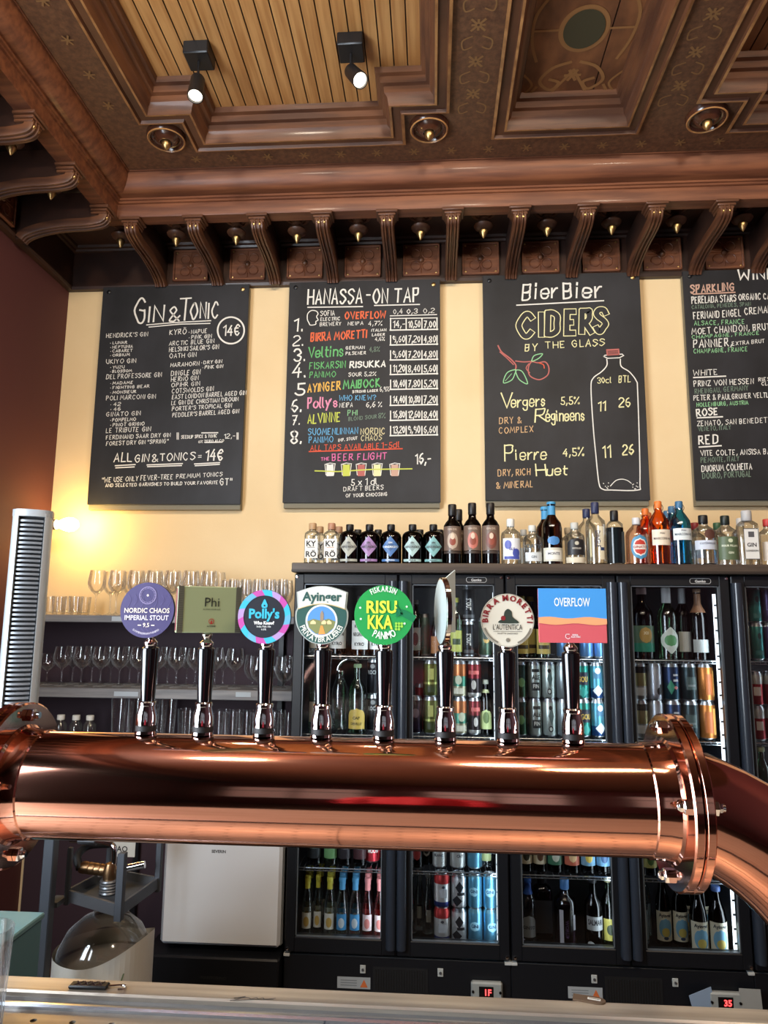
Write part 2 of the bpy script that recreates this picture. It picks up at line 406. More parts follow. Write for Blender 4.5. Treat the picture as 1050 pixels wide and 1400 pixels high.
# ceiling ribs with the recessed panels left open
def notch(x0, x1, y0, y1, k=.19):
    return [(x0, y0+k), (x0+k, y0+k), (x0+k, y0), (x1-k, y0), (x1-k, y0+k), (x1, y0+k), (x1, y1-k), (x1-k, y1-k), (x1-k, y1), (x0+k, y1), (x0+k, y1-k), (x0, y1-k)]
PN = [notch(-1.262, .071, .95, 2.89), [(.268, .95), (.898, .95), (.898, 2.876), (.268, 2.876)], notch(1.09, 2.35, .95, 2.89)]
def inside(x, y, poly):
    c = False; n = len(poly)
    for i in range(n):
        (xa, ya), (xb, yb) = poly[i], poly[(i+1) % n]
        if (ya > y) != (yb > y) and x < (xb-xa)*(y-ya)/(yb-ya)+xa: c = not c
    return c
xs = sorted({XL, XR, *[p[0] for q in PN for p in q]}); ys = sorted({YR, YB, *[p[1] for q in PN for p in q]})
b = MB()
for i in range(len(xs)-1):
    for j in range(len(ys)-1):
        cx, cy = (xs[i]+xs[i+1])/2, (ys[j]+ys[j+1])/2
        if not any(inside(cx, cy, q) for q in PN): b.add([(xs[i], ys[j], ZC), (xs[i+1], ys[j], ZC), (xs[i+1], ys[j+1], ZC), (xs[i], ys[j+1], ZC)], [(0, 3, 2, 1)])
b.box(XL-.1, XR+.1, YR-.1, YB+.1, 4.05, 4.1)
CEIL = struct(b.build('ceiling', RIBW, smooth=False))
PROF = [(0, 0, 0), (-.004, -.02, 1), (.008, -.024, 1), (.014, -.012, 0), (.044, -.012, 0), (.048, -.022, 1), (.058, -.024, 1), (.064, .012, 0), (.076, .024, 0), (.079, .05, 0), (.092, .056, 0), (.096, .082, 0), (.110, .088, 0), (.116, .112, 0)]
def offs(poly, d):
    n = len(poly); out = []
    for i in range(n):
        p, q, r = Vector(poly[i-1]), Vector(poly[i]), Vector(poly[(i+1) % n]); e1, e2 = (q-p).normalized(), (r-q).normalized()
        out.append(q+(Vector((-e1.y, e1.x))+Vector((-e2.y, e2.x)))*d)
    return out
def frame_moulding(k, poly):
    b = MB(); n = len(poly); rings = [offs(poly, d) for d, z, m in PROF]
    for (d, z, m), rg in zip(PROF, rings): b.v += [(p.x, p.y, ZC+z) for p in rg]
    for i in range(len(PROF)-1):
        for j in range(n): b.f.append((i*n+j, i*n+(j+1) % n, (i+1)*n+(j+1) % n, (i+1)*n+j)); b.m.append(PROF[i+1][2] if PROF[i][2] else 0)
    o = struct(b.build('trim_%d' % k, [WOOD, GILT])); return o
for i, q in enumerate(PN): frame_moulding(1+i, q)
def planks(name, x0, x1, y0, y1, pitch, mat):
    b = MB(); x = x0
    while x < x1:
        e = min(x+pitch, x1); g = .0026
        b.add([(x, y0, ZP+.008), (x, y1, ZP+.008), (x+g, y0, ZP), (x+g, y1, ZP), (e-g, y0, ZP), (e-g, y1, ZP), (e, y0, ZP+.008), (e, y1, ZP+.008)], [(0, 2, 3, 1), (2, 4, 5, 3), (4, 6, 7, 5)], [1, 0, 1])
        b.add([(x+pitch*.62, y0, ZP-.0004), (x+pitch*.62, y1, ZP-.0004), (x+pitch*.66, y0, ZP-.0004), (x+pitch*.66, y1, ZP-.0004)], [(0, 2, 3, 1)], 1) if False else None
        x = e
    b.box(x0, x1, y0, y1, ZP+.009, ZP+.03)
    return struct(b.build(name, [mat, WOODD], smooth=False))
planks('trim_4', -1.262, .071, .95, 2.89, .0555, PLANK)
planks('trim_5', .268, .898, .95, 2.876, .42, PANW)
planks('trim_6', 1.09, 2.35, .95, 2.89, .0555, PANW)
# painted ornament of the middle panel: dark oval in a ring, scrolls and a rosette
ORNG = pm('ornament_gold', srgb(150, 106, 64), .55); ORND = pm('ornament_green', srgb(66, 62, 44), .55)
b = MB((0, 0, -3e-5)); fn = lambda a, c: (a, c, ZP-.002); f2 = lambda a, c: (a, c, ZP-.004); ocx, ocy = .583, 2.44
el = lambda rx, ry, n=36: [(ocx+rx*math.cos(2*PI*k/n), ocy+ry*math.sin(2*PI*k/n)) for k in range(n)]
b.add([f2(*p) for p in el(.078, .092)], [tuple(range(36))[::-1]], 1); b.ribbon(el(.086, .100), .02, fn, 0, closed=True)
for s in (-1, 1):
    b.ribbon(cat([(ocx+s*.16, ocy+.15), (ocx+s*.19, ocy+.05), (ocx+s*.19, ocy-.07), (ocx+s*.14, ocy-.17)]), .012, fn); b.ribbon([(ocx+s*.1, ocy), (ocx+s*.2, ocy)], .01, fn)
    for t in (-1, 1):
        b.ribbon(cat([(ocx+s*.02, ocy+t*.16), (ocx+s*.09, ocy+t*.19), (ocx+s*.13, ocy+t*.26), (ocx+s*.08, ocy+t*.31), (ocx+s*.05, ocy+t*.27), (ocx+s*.09, ocy+t*.25)]), .014, fn)
        b.ribbon(cat([(ocx, ocy+t*.2), (ocx+s*.04, ocy+t*.27), (ocx+s*.1, ocy+t*.36), (ocx+s*.16, ocy+t*.34), (ocx+s*.14, ocy+t*.29)]), .012, fn)
        b.ribbon(cat([(ocx+s*.2, ocy+t*.34), (ocx+s*.16, ocy+t*.28), (ocx+s*.2, ocy+t*.22)]), .01, fn)
for t in (-1, 1):
    for k in range(6):
        a = k*PI/3; b.ribbon([(ocx, ocy+t*.23), (ocx+.03*math.cos(a), ocy+t*.23+.03*math.sin(a))], .013, fn)
b.build('trim_7', [ORNG, ORND], smooth=False)['kind'] = 'structure'
# stencilled flowers along the rib between the panels
b = MB((0, 0, -1e-5)); fz = lambda a, c: (a, c, ZC-.002); ST = pm('stencil_gold', srgb(134, 98, 60), .6)
for y in [2.62-.17*i for i in range(10)]+[]:
    for cx in (.17, .995):
        for k in range(8):
            a = k*PI/4; r1 = .034 if k % 2 else .022
            b.ribbon([(cx+.008*math.cos(a), y+.008*math.sin(a)), (cx+r1*math.cos(a), y+r1*math.sin(a))], .009, fz)
        for s in (-1, 1): b.ribbon(cat([(cx+s*.02, y+.05), (cx+s*.055, y+.07), (cx+s*.05, y+.11), (cx+s*.02, y+.1)]), .006, fz)
for x in [-1.1+.17*i for i in range(15)]:
    for k in range(6):
        a = k*PI/3; b.ribbon([(x, 2.965), (x+.022*math.cos(a), 2.965+.022*math.sin(a))], .007, fz)
for y in [2.6-.17*i for i in range(10)]:
    for k in range(6):
        a = k*PI/3; b.ribbon([(-1.355, y), (-1.355+.022*math.cos(a), y+.022*math.sin(a))], .007, fz)
b.build('trim_8', ST, smooth=False)['kind'] = 'structure'

# cornice swept along the back and left walls: (offset from wall, height)
COR = [(.40, 3.70), (.40, 3.605), (.43, 3.60), (.475, 3.602), (.479, 3.61), (.482, 3.665), (.49, 3.668), (.49, 3.678), (.498, 3.68), (.498, 3.69), (.485, 3.695), (.50, 3.70)]
COR += [(.50+.06*math.sin(t*PI/2/6*1.0)+.0*t, 3.70+.085*(1-math.cos(t*PI/2/6))) for t in range(1, 7)] + [(.568, 3.785), (.568, 3.80)]
def sweep_cornice(k, prof, mat):
    b = MB(); n = len(prof)
    for o, z in prof: b.v.append((XR, YB-o, z))
    for o, z in prof: b.v.append((XL+o, YB-o, z))
    for o, z in prof: b.v.append((XL+o, YR, z))
    for s in (0, 1):
        for i in range(n-1): b.f.append((s*n+i, s*n+i+1, (s+1)*n+i+1, (s+1)*n+i)); b.m.append(0)
    return struct(b.build('trim_%d' % k, mat))
sweep_cornice(9, COR, WOODX)
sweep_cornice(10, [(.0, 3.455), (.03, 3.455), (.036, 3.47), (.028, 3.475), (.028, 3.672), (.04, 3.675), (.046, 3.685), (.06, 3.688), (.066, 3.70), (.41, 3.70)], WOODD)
sweep_cornice(11, [(.0, 3.40), (.0, 3.46), (.06, 3.46), (.06, 3.445), (.045, 3.435), (.03, 3.425), (.03, 3.41), (.0, 3.40)][::-1], WOODD) if False else None

# scroll brackets
def make_bracket():
    t = thing('cornice_bracket', '', 'bracket')
    pth = cat([(0, -.438, .135), (0, -.437, .112), (0, -.415, .088), (0, -.34, .076), (0, -.24, .073), (0, -.15, .062), (0, -.085, .046), (0, -.045, .028), (0, -.028, .008)], 5)
    w_ = .031; prof = []
    xsn = [-w_, -w_+.004, -.019, -.016, -.0125, -.007, -.003, .003, .007, .0125, .016, .019, w_-.004, w_]
    hh = [0, .008, .008, .001, .012, .012, .001, .001, .012, .012, .001, .008, .008, 0]
    # cross-section: u = outward (front), b = across
    prof = [(h, x) for x, h in zip(xsn, hh)]+[(-.028, w_), (-.028, -w_)]
    MB().tube(pth, .03, mat=0, prof=(prof, Vector((0, -1, .25)))).build('scroll', WOOD, t)
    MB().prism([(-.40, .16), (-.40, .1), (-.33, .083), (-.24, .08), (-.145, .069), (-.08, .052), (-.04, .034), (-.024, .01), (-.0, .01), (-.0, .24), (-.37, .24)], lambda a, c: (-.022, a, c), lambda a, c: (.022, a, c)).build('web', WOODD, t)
    c = MB(); c.box(-.035, .035, -.447, -.37, .122, .134, 0, .003); c.box(-.042, .042, -.453, -.37, .134, .146, 0, .004); c.box(-.052, .052, -.462, -.37, .146, .1595, 0, .003); c.build('cap', WOOD, t)
    for s in (-1, 1): MB().lathe([(0, -.452), (.006, -.450), (.009, -.443), (.009, -.430)], 10, (.0135*s, 0, 0), axis='Y').build('stud', BRASS, t, loc=(0, .002, .110))
    return t
br0 = make_bracket(); nb = 0
BX = [-1.475+.3155*i for i in range(13)]
for i, x in enumerate(BX):
    o = br0 if i == 0 else copy_tree(br0)
    o.location = (x, YB-.028, 3.44); o.rotation_euler.z = 0
    tag(o, '%s carved scroll bracket from the corner under the back cornice' % ORD[i], 'bracket', 'scroll brackets of the cornice')
for i in range(9):
    o = copy_tree(br0); o.location = (XL+.028, YB-.545-.3155*i, 3.44); o.rotation_euler.z = PI/2
    tag(o, '%s carved scroll bracket from the corner along the maroon wall cornice' % ORD[i], 'bracket', 'scroll brackets of the cornice')
def make_pendant():
    t = thing('drop_finial', '', 'finial')
    MB().lathe([(.052, 0), (.052, -.006), (.046, -.010), (.036, -.011), (.034, -.007), (.02, -.008), (.016, -.02), (.022, -.026), (.022, -.031), (.013, -.036), (.013, -.046), (.024, -.05), (.036, -.058), (.040, -.066), (.036, -.074), (.022, -.082), (.012, -.086)], 24).build('turned_drop', WOOD, t)
    MB().lathe([(.011, -.084), (.017, -.088), (.018, -.094), (.013, -.104), (.007, -.116), (.0015, -.124), (0, -.125)], 16).build('brass_tip', BRASS, t)['label'] = 'pointed brass tip'
    return t
pd0 = make_pendant(); pd0.scale = (1.22, 1.22, 1.14); first = True
for i in range(12):
    o = pd0 if i == 0 else copy_tree(pd0)
    o.location = (BX[i]+.158, YB-.27, 3.70); tag(o, 'turned wooden drop finial between the %s and %s brackets of the back cornice' % (ORD[i], ORD[i+1]), 'finial', 'turned drops under the cornice')
o = copy_tree(pd0); o.location = (BX[0]-.158+.02, YB-.27, 3.70); tag(o, 'turned wooden drop finial in the inner corner of the cornice', 'finial', 'turned drops under the cornice')
for i in range(8):
    o = copy_tree(pd0); o.location = (XL+.27, YB-.545-.158-.3155*i, 3.70); tag(o, 'turned wooden drop finial between the %s and %s brackets of the maroon wall cornice' % (ORD[i], ORD[i+1]), 'finial', 'turned drops under the cornice')
# carved frieze panels between the brackets
def make_panel():
    t = thing('frieze_panel', '', 'carved panel'); b = MB(); h0, h1, hw = .0, .18, .098
    b.box(-hw, hw, -.012, 0, h0, h1, 0, .003)
    for a in (-1, 1):
        b.box(min(a*hw, a*(hw-.01)), max(a*hw, a*(hw-.01)), -.02, -.01, h0, h1, 0, .002)
    b.box(-hw, hw, -.02, -.01, h1-.01, h1, 0, .002); b.box(-hw, hw, -.02, -.01, h0, h0+.01, 0, .002)
    f = lambda x, z: (x, -.0135, z); cz = (h0+h1)/2
    for k in range(4):
        a = k*PI/2+PI/4; q = [(.045*math.cos(a)+.026*math.cos(2*PI*j/14), cz+.050*math.sin(a)+.026*math.sin(2*PI*j/14)) for j in range(14)]
        b.tube([Vector(f(*p)) for p in q+q[:1]], .0035, 5, cap=False)
    b.tube([f(-.075, cz), f(.075, cz)], .003, 5); b.tube([f(0, h0+.015), f(0, h1-.015)], .003, 5)
    b.build('panel', WOODX, t)
    MB().lathe([(.016, 0), (.015, -.006), (.009, -.012), (0, -.014)], 14, (0, -.012, cz), axis='Y').build('boss', WOOD, t)
    for sx in (-1, 1):
        for z in (h0+.016, h1-.016): MB().lathe([(.006, 0), (.005, -.004), (0, -.006)], 8, (0, 0, 0), axis='Y').build('stud', BRASS, t, loc=(sx*(hw-.018), -.012, z))
    return t
fp0 = make_panel()
for i in range(12):
    o = fp0 if i == 0 else copy_tree(fp0)
    o.location = (BX[i]+.158, YB-.028, 3.485); tag(o, 'carved square wood panel between the %s and %s brackets of the back cornice' % (ORD[i], ORD[i+1]), 'carved panel', 'carved panels of the frieze')
for i in range(8):
    o = copy_tree(fp0); o.location = (XL+.028, YB-.545-.158-.3155*i, 3.485); o.rotation_euler.z = PI/2
    tag(o, 'carved square wood panel between the %s and %s brackets of the maroon wall cornice' % (ORD[i], ORD[i+1]), 'carved panel', 'carved panels of the frieze')
# rosettes in the notches of the panel frames
def make_rosette():
    t = thing('ceiling_rosette', '', 'rosette')
    MB().lathe([(.086, 0), (.086, -.012), (.08, -.022), (.07, -.024), (.064, -.014), (.058, -.012), (.05, -.02), (.036, -.034), (.026, -.036), (.024, -.03), (.018, -.03)], 36).build('turned_disc', pm('polished_walnut', srgb(74, 42, 28), .22, coat=.6), t)
    MB().lathe([(.074, -.0225), (.078, -.027), (.0825, -.024)], 36, cap=False).build('rim_bead', GILT, t)
    MB().lathe([(.016, -.028), (.02, -.036), (.02, -.046), (.016, -.056), (.008, -.066), (0, -.07)], 16).build('brass_knob', BRASS, t)['label'] = 'acorn-shaped brass knob'
    return t
rs0 = make_rosette()
for i, (x, y, l) in enumerate([(-1.18, 2.80, 'round wooden ceiling rosette with brass knob nearest the maroon wall'), (-.01, 2.80, 'round wooden ceiling rosette with brass knob between the pine and painted panels'), (1.165, 2.80, 'round wooden ceiling rosette beside the third ceiling panel')]):
    o = rs0 if i == 0 else copy_tree(rs0); o.location = (x, y, ZC); tag(o, l, 'rosette', 'ceiling rosettes')

# black spotlights on the boarded panel
def spot(px, py, tilt, az, label):
    p = atZ(px, py, ZP-.05); t = thing('ceiling_spotlight', label, 'spotlight', (p.x, p.y, ZP), 'black ceiling spotlights')
    MB().box(-.05, .05, -.05, .05, -.055, 0, 0, .004).build('mounting_box', BLACK, t)
    MB().tube([(0, 0, -.05), (0, 0, -.135)], .005, 8).build('rod', BLACK, t)
    h = bpy.data.objects.new('lamp_head', None)
    c = MB().lathe([(.0, .0), (.02, .0), (.027, -.004), (.029, -.06), (.031, -.1), (.031, -.112), (.0275, -.112), (.026, -.095)], 24, cap=False).build('lamp_head', BLACK, t, loc=(0, 0, -.13))
    c.rotation_euler = (R_(tilt), 0, R_(az))
    MB().lathe([(0, -.099), (.0265, -.099), (.0265, -.101), (0, -.101)], 20, cap=False).build('lens', SPOTL, c)
    l = bpy.data.lights.new('spot_beam', 'SPOT'); l.energy = 9; l.color = (1, .84, .62); l.spot_size = R_(60); l.shadow_soft_size = .03
    lo = bpy.data.objects.new('spot_beam', l); COL.objects.link(lo); lo.parent = c; lo.location = (0, 0, -.114)
spot(272, 83, -18, 10, 'black spotlight on the pine boarding, pointing nearly straight down')
spot(480, 72, -38, 40, 'black spotlight on the pine boarding, head tilted toward the back wall')
# ------------------------------------------------------------------ chalkboard menus
YBD = 3.55
CW = pm('chalk_white', srgb(236, 234, 228), .9); CC = {'w': CW}
for k, c in dict(g=(110, 190, 118), d=(120, 140, 124), r=(226, 96, 70), o=(232, 112, 74), y=(238, 186, 92), p=(232, 120, 176), b=(112, 182, 226), l=(206, 214, 96), c=(238, 232, 180), t=(214, 176, 132), k=(190, 110, 104), f=(206, 168, 150), h=(232, 150, 180), e=(150, 208, 156), s=(216, 206, 164)).items(): CC[k] = pm('chalk_%d_%d_%d' % c, srgb(*c), .9)
CKEYS = list(CC)
SHADOWB = None
def board(label, x0, x1, z0, z1, ox, oy, sc, lines, draw=None):
    """lines: colour, text, x0, baseline, x1, cap height [, baseline at x1] in the frame of a detail photo (ox, oy, sc)"""
    t = thing('menu_board', label, 'menu board', ((x0+x1)/2, YBD, z0), 'chalkboard menus on the cream wall')
    W, H = x1-x0, z1-z0
    MB().box(-W/2, W/2, 0, .012, 0, H, 0, .0015).build('chalk_panel', CHALKB, t)
    MB().box(-W/2+.004, W/2-.004, .012, .049, -.026, H-.01).build('backing_panel', BOARDE, t)['label'] = 'grey-green backing showing below the panel'
    for sx in (-1, 1): MB().lathe([(.012, 0), (.011, -.004), (.006, -.007), (0, -.008)], 12, axis='Y').build('fixing_stud', BRASS if sx > 0 else BLACK, t, loc=(sx*(W/2-.035), 0, H-.03))
    b = MB((0, -3e-6, 0)); P = lambda x, y: atY(ox+x/sc, oy+y/sc, YBD)
    def fn(a, c): return (a-(x0+x1)/2, -.0012, c-z0)
    def fn2(a, c): return (a-(x0+x1)/2, -.0012, c-z0)
    ppm = FPX/3.6*sc                        # detail-photo pixels per metre
    for L in lines:
        col, s, a, y, e, h = L[:6]; ye = L[6] if len(L) > 6 else y-.042*(e-a)
        p, q = P(a, y), P(e, ye); hm = h/ppm*.95; wd = (L[7] if len(L) > 7 else max(.0030, min(.0085, hm*.13)))
        chalk(b, s, p.x, q.x, p.z, q.z, hm, wd, fn, CKEYS.index(col), .16)
    def stroke(col, pts, wd=.006, smooth=False, closed=False):
        q = [P(*c) for c in pts]; q = [(c.x, c.z) for c in q]
        if smooth: q = [tuple(c) for c in cat(q, 5, closed)]
        b.ribbon(q, wd, fn, CKEYS.index(col), closed)
    if draw: draw(stroke, P, b, fn, fn2)
    b.build('chalk_lettering', [CC[k] for k in CKEYS]+[CHALKB], t, smooth=False)
    return t
D1 = [('w', 'G', 238, 268, 303, 150, 268, 0.0104), ('w', 'IN', 312, 262, 388, 92, 258, 0.0096), ('w', '&', 408, 262, 468, 92, 258, 0.0081), ('w', 'T', 470, 255, 525, 130, 250, 0.0089), ('w', 'ONIC', 525, 247, 670, 92, 240, 0.0089)]
for s, y, e, h in (("HENDRICK'S GIN", 345, 308, 25), ('UKIYO GIN', 478, 247, 25), ('DEL PROFESSORE GIN', 556, 378, 25), ('POLI MARCONI GIN', 665, 348, 24), ('GINATO GIN', 748, 270, 24), ('LE TRIBUTE GIN', 832, 322, 25), ('FERDINAND SAAR DRY GIN', 866, 424, 22), ('FOREST DRY GIN "SPRING"', 897, 412, 22)): D1.append(('w', s, 95, y, e, h))
for s, y, e, h in (('·LUNAR', 378, 202, 15), ('·NEPTUNIA', 400, 230, 15), ('·CABARET', 420, 228, 15), ('·ORBIUM', 441, 215, 14), ('·YUZU', 503, 188, 15), ('·BLOSSOM', 524, 226, 15), ('·MADAME', 585, 232, 16), ('·FIGHTING BEAR', 608, 316, 16), ('·MONSIEUR', 632, 248, 15), ('·42', 695, 168, 19), ('·46', 720, 168, 19), ('·POMPELMO', 775, 247, 18), ('·PINOT GRIGIO', 800, 290, 18)): D1.append(('w', s, 115, y, e, h))
for s, a, y, e, h in (('KYRÖ', 420, 330, 505, 29), ('·NAPUE', 516, 325, 612, 24), ('·PINK GIN', 518, 352, 635, 21), ('ARCTIC BLUE GIN', 418, 385, 648, 24), ("HELSINKI SAILOR'S GIN", 418, 417, 672, 25), ('OATH GIN', 420, 450, 557, 25), ('HARAHORN', 425, 495, 572, 22), ('·DRY GIN', 582, 480, 688, 18), ('·PINK GIN', 588, 505, 693, 18), ('DINGLE GIN', 428, 540, 577, 27), ('HERNÖ GIN', 428, 570, 567, 25), ('OPIHR GIN', 430, 598, 575, 23), ('COTSWOLDS GIN', 432, 630, 645, 25), ('EAST LONDON BARREL AGED GIN', 433, 660, 812, 24), ('LE GIN DE CHRISTIAN DROUIN', 430, 690, 772, 23), ("PORTER'S TROPICAL GIN", 433, 720, 738, 23), ("PEDDLER'S BARREL AGED GIN", 435, 752, 775, 23)): D1.append(('w', s, a, y, e, h, y-.062*(e-a)))
D1 += [('w', 'SEEDLIP SPICE & TONIC', 480, 862, 663, 17, 855), ('w', '0% ZERO ALCO', 568, 884, 698, 13, 877), ('w', '12,-', 700, 862, 755, 26), ('w', 'ALL', 135, 982, 225, 48), ('w', 'GIN', 242, 982, 312, 42), ('w', '&', 325, 980, 360, 42), ('w', 'TONICS', 372, 976, 550, 42, 970), ('w', '=', 566, 966, 582, 28), ('w', '14€', 605, 974, 690, 58), ('w', '"WE USE ONLY', 75, 1086, 258, 26), ('w', 'FEVER-TREE', 272, 1076, 437, 26), ('w', 'PREMIUM TONICS', 455, 1066, 690, 22, 1054), ('w', 'AND SELECTED GARNISHES TO BUILD YOUR FAVORITE', 92, 1110, 668, 17, 1094), ('w', 'GT"', 678, 1100, 738, 36), ('w', '14€', 695, 336, 775, 58, 330)]
def dr1(st, P, b, fn, fn2):
    st('w', [(303, 280), (440, 268), (632, 258)], .006); st('w', [(315, 291), (470, 276), (628, 272)], .006)
    st('w', [(735+68*math.cos(k*PI/20), 308+68*math.sin(k*PI/20)) for k in range(40)], .009, closed=True)
    for p in ([(142, 1001), (245, 995)], [(145, 1012), (240, 1007)], [(305, 997), (487, 990)], [(308, 1006), (482, 1000)], [(548, 992), (678, 985)], [(552, 1001), (676, 994)], [(585, 833), (668, 832)], [(605, 882), (690, 880)]): st('w', p, .006)
    for x in (459, 466, 766, 772): st('w', [(x, 832), (x, 866)], .004)
board('black chalkboard headed GIN & TONIC, nearest the corner', -1.80, -.985, 2.245, 3.455, 120, 370, 3.75, D1, dr1)
D2 = [('w', 'HANASSA', 165, 186, 462, 92, 180, 0.0089), ('w', '-', 490, 160, 508, 60, 160, 0.0081), ('w', 'ON', 525, 180, 605, 88, 178, 0.0089), ('w', 'TAP', 645, 174, 782, 86, 170, 0.0089),
      ('w', '1.', 90, 337, 140, 85), ('w', '2.', 85, 415, 142, 62), ('w', '3.', 90, 500, 152, 74), ('w', '4.', 80, 590, 156, 84), ('w', '5', 97, 686, 145, 74), ('w', '6.', 75, 780, 131, 74), ('w', '7.', 80, 852, 122, 60), ('w', '8.', 72, 955, 133, 80),
      ('w', 'SOFIA', 235, 250, 312, 30), ('w', 'ELECTRIC', 235, 278, 343, 20), ('w', 'BREWERY', 232, 307, 348, 22), ('o', 'OVERFLOW', 370, 266, 592, 42, 262, .0068), ('w', 'NEIPA', 387, 302, 470, 20), ('w', '4,7%', 500, 305, 573, 28),
      ('o', 'BIRRA MORETTI', 182, 390, 488, 48, 370, .007), ('w', 'ITALIAN', 517, 337, 597, 15), ('w', 'LAGER', 520, 362, 590, 15), ('w', '4,6%', 537, 388, 588, 21),
      ('g', 'Veltins', 168, 480, 358, 62, 472, .0068), ('w', 'GERMAN', 375, 436, 478, 19), ('w', 'PILSENER', 375, 466, 485, 18), ('d', '4,8%', 505, 448, 560, 29),
      ('g', 'FISKARSIN', 175, 544, 372, 40), ('g', 'PANIMO', 175, 592, 318, 35), ('w', 'RISUKKA', 398, 537, 592, 36, 530, .0068), ('w', 'SOUR 5,2%', 390, 585, 540, 23, 580),
      ('y', 'AYINGER', 165, 672, 345, 50, 656, .0068), ('g', 'MAIBOCK', 362, 652, 562, 48, 640, .0068), ('w', 'STRONG LAGER', 412, 676, 552, 14, 668), ('w', '6,9%', 562, 668, 613, 27),
      ('h', 'Polly', 165, 762, 285, 62, 752, .0078), ('h', "'s", 288, 752, 325, 50, 750, .0068), ('b', 'WHO KNEW?', 338, 718, 540, 31, 714), ('w', 'NEIPA', 340, 756, 412, 27), ('w', '6,6 %', 488, 755, 573, 30),
      ('l', 'ALVINNE', 165, 845, 345, 54, 832, .0062), ('e', 'PHI', 385, 800, 437, 30), ('d', 'BLOND SOUR', 390, 830, 545, 22, 815), ('d', '8%', 555, 815, 592, 30),
      ('b', 'SUOMENLINNAN', 168, 908, 440, 37, 900), ('b', 'PANIMO', 172, 952, 305, 35), ('w', 'IMP. STOUT', 335, 945, 438, 17, 932), ('s', 'NORDIC', 457, 905, 592, 38, 902), ('s', 'CHAOS', 458, 940, 572, 32, 936),
      ('r', 'ALL TAPS AVAILABLE', 180, 994, 560, 31, 982), ('r', '1-5dl', 573, 980, 668, 34, 976), ('p', 'THE', 238, 1050, 285, 18, 1046), ('p', 'BEER FLIGHT', 300, 1050, 598, 38, 1040), ('w', '16,-', 760, 1068, 842, 56, 1064, .0068),
      ('w', '5 x 1 dl', 405, 1186, 545, 36), ('w', 'DRAFT BEERS', 362, 1218, 582, 25), ('w', 'OF YOUR CHOOSING', 375, 1252, 603, 19), ('w', '0,4', 637, 240, 687, 29), ('w', '0,3', 712, 239, 768, 29), ('w', '0,2', 803, 236, 863, 28)]
for yb, row in zip((330, 412, 495, 575, 657, 745, 828, 912), ('14,- 10,50 7,00', '9,60 7,20 4,80', '9,60 7,20 4,80', '11,20 8,40 5,60', '10,40 7,80 5,20', '14,40 10,80 7,20', '16,80 12,60 8,40', '13,20 9,90 6,60')):
    for x, s in zip((636, 720, 806), row.split()): D2.append(('w', s, x, yb-14, x+64, 40, yb-17))
def dr2(st, P, b, fn, fn2):
    st('w', [(165, 204), (468, 200)], .0062); st('w', [(533, 194), (782, 188)], .0062); st('w', [(620, 251), (876, 244)], .005); st('r', [(172, 1000), (420, 992), (687, 984)], .006)
    for i, yb in enumerate((330, 412, 495, 575, 657, 745, 828, 912)):
        st('w', [(619, yb), (882, yb-5)], .007)
        for x in (622, 708, 795, 878): st('w', [(x, yb-(66 if i == 0 else 52)), (x, yb-2)], .006)
        if i == 0: st('w', [(620, 266), (880, 262)], .005)
    st('w', [(212, 225), (185, 222), (165, 240), (163, 270), (172, 290), (180, 302), (208, 298), (210, 282), (222, 274), (214, 255), (222, 240)], .005, True, True)
    for x in (288, 378, 460, 548, 645):
        st('w', [(x-28, 1070), (x-22, 1128), (x+20, 1130), (x+28, 1066)], .004); st('w', [(x-28, 1070), (x, 1074), (x+28, 1066), (x, 1063), (x-28, 1070)], .004)
        st({288: 'w', 378: 'l', 460: 'k', 548: 'c', 645: 'f'}[x], [(x, 1085), (x, 1122)], .036)
    st('l', [(205, 1106), (330, 1110), (520, 1098), (740, 1095)], .0062)
board('black chalkboard of tap beers with coloured names and a price table', -.765, .045, 2.253, 3.458, 380, 370, 4.038, D2, dr2)
D3 = [('w', 'B', 300, 203, 352, 100, 203, 0.0096), ('w', 'ier', 372, 195, 492, 92, 190, 0.0096), ('w', 'B', 528, 195, 580, 98, 195, 0.0096), ('w', 'ier', 598, 192, 735, 95, 188, 0.0096),
      ('c', 'BY', 315, 485, 380, 40), ('c', 'THE', 428, 470, 537, 39), ('c', 'GLASS', 573, 462, 752, 41, 455), ('c', '30cl', 715, 662, 788, 34), ('c', 'BTL', 832, 658, 895, 38), ('c', '11', 718, 815, 758, 58), ('c', '26', 835, 795, 895, 54), ('c', '11', 745, 1072, 788, 64), ('c', '26', 855, 1058, 912, 60),
      ('c', 'V', 178, 795, 240, 90, 795, .0068), ('c', 'ergers', 238, 795, 422, 62, 786, .0062), ('c', '5,5%', 512, 780, 612, 44), ('c', 'R', 368, 878, 432, 75, 872, .0068), ('c', 'égineens', 430, 872, 640, 62, 866, .0062), ('t', 'DRY &', 172, 886, 293, 36), ('t', 'COMPLEX', 170, 940, 358, 34, 930),
      ('c', 'P', 205, 1090, 262, 92, 1090, .0068), ('c', 'ierre', 265, 1085, 430, 60, 1080, .0062), ('c', '4,5%', 525, 1066, 637, 46), ('c', 'H', 375, 1172, 430, 65, 1172, .0068), ('c', 'uet', 435, 1172, 545, 55, 1166, .0062), ('t', 'DRY, RICH', 165, 1175, 342, 37), ('t', '& MINERAL', 155, 1243, 355, 36)]
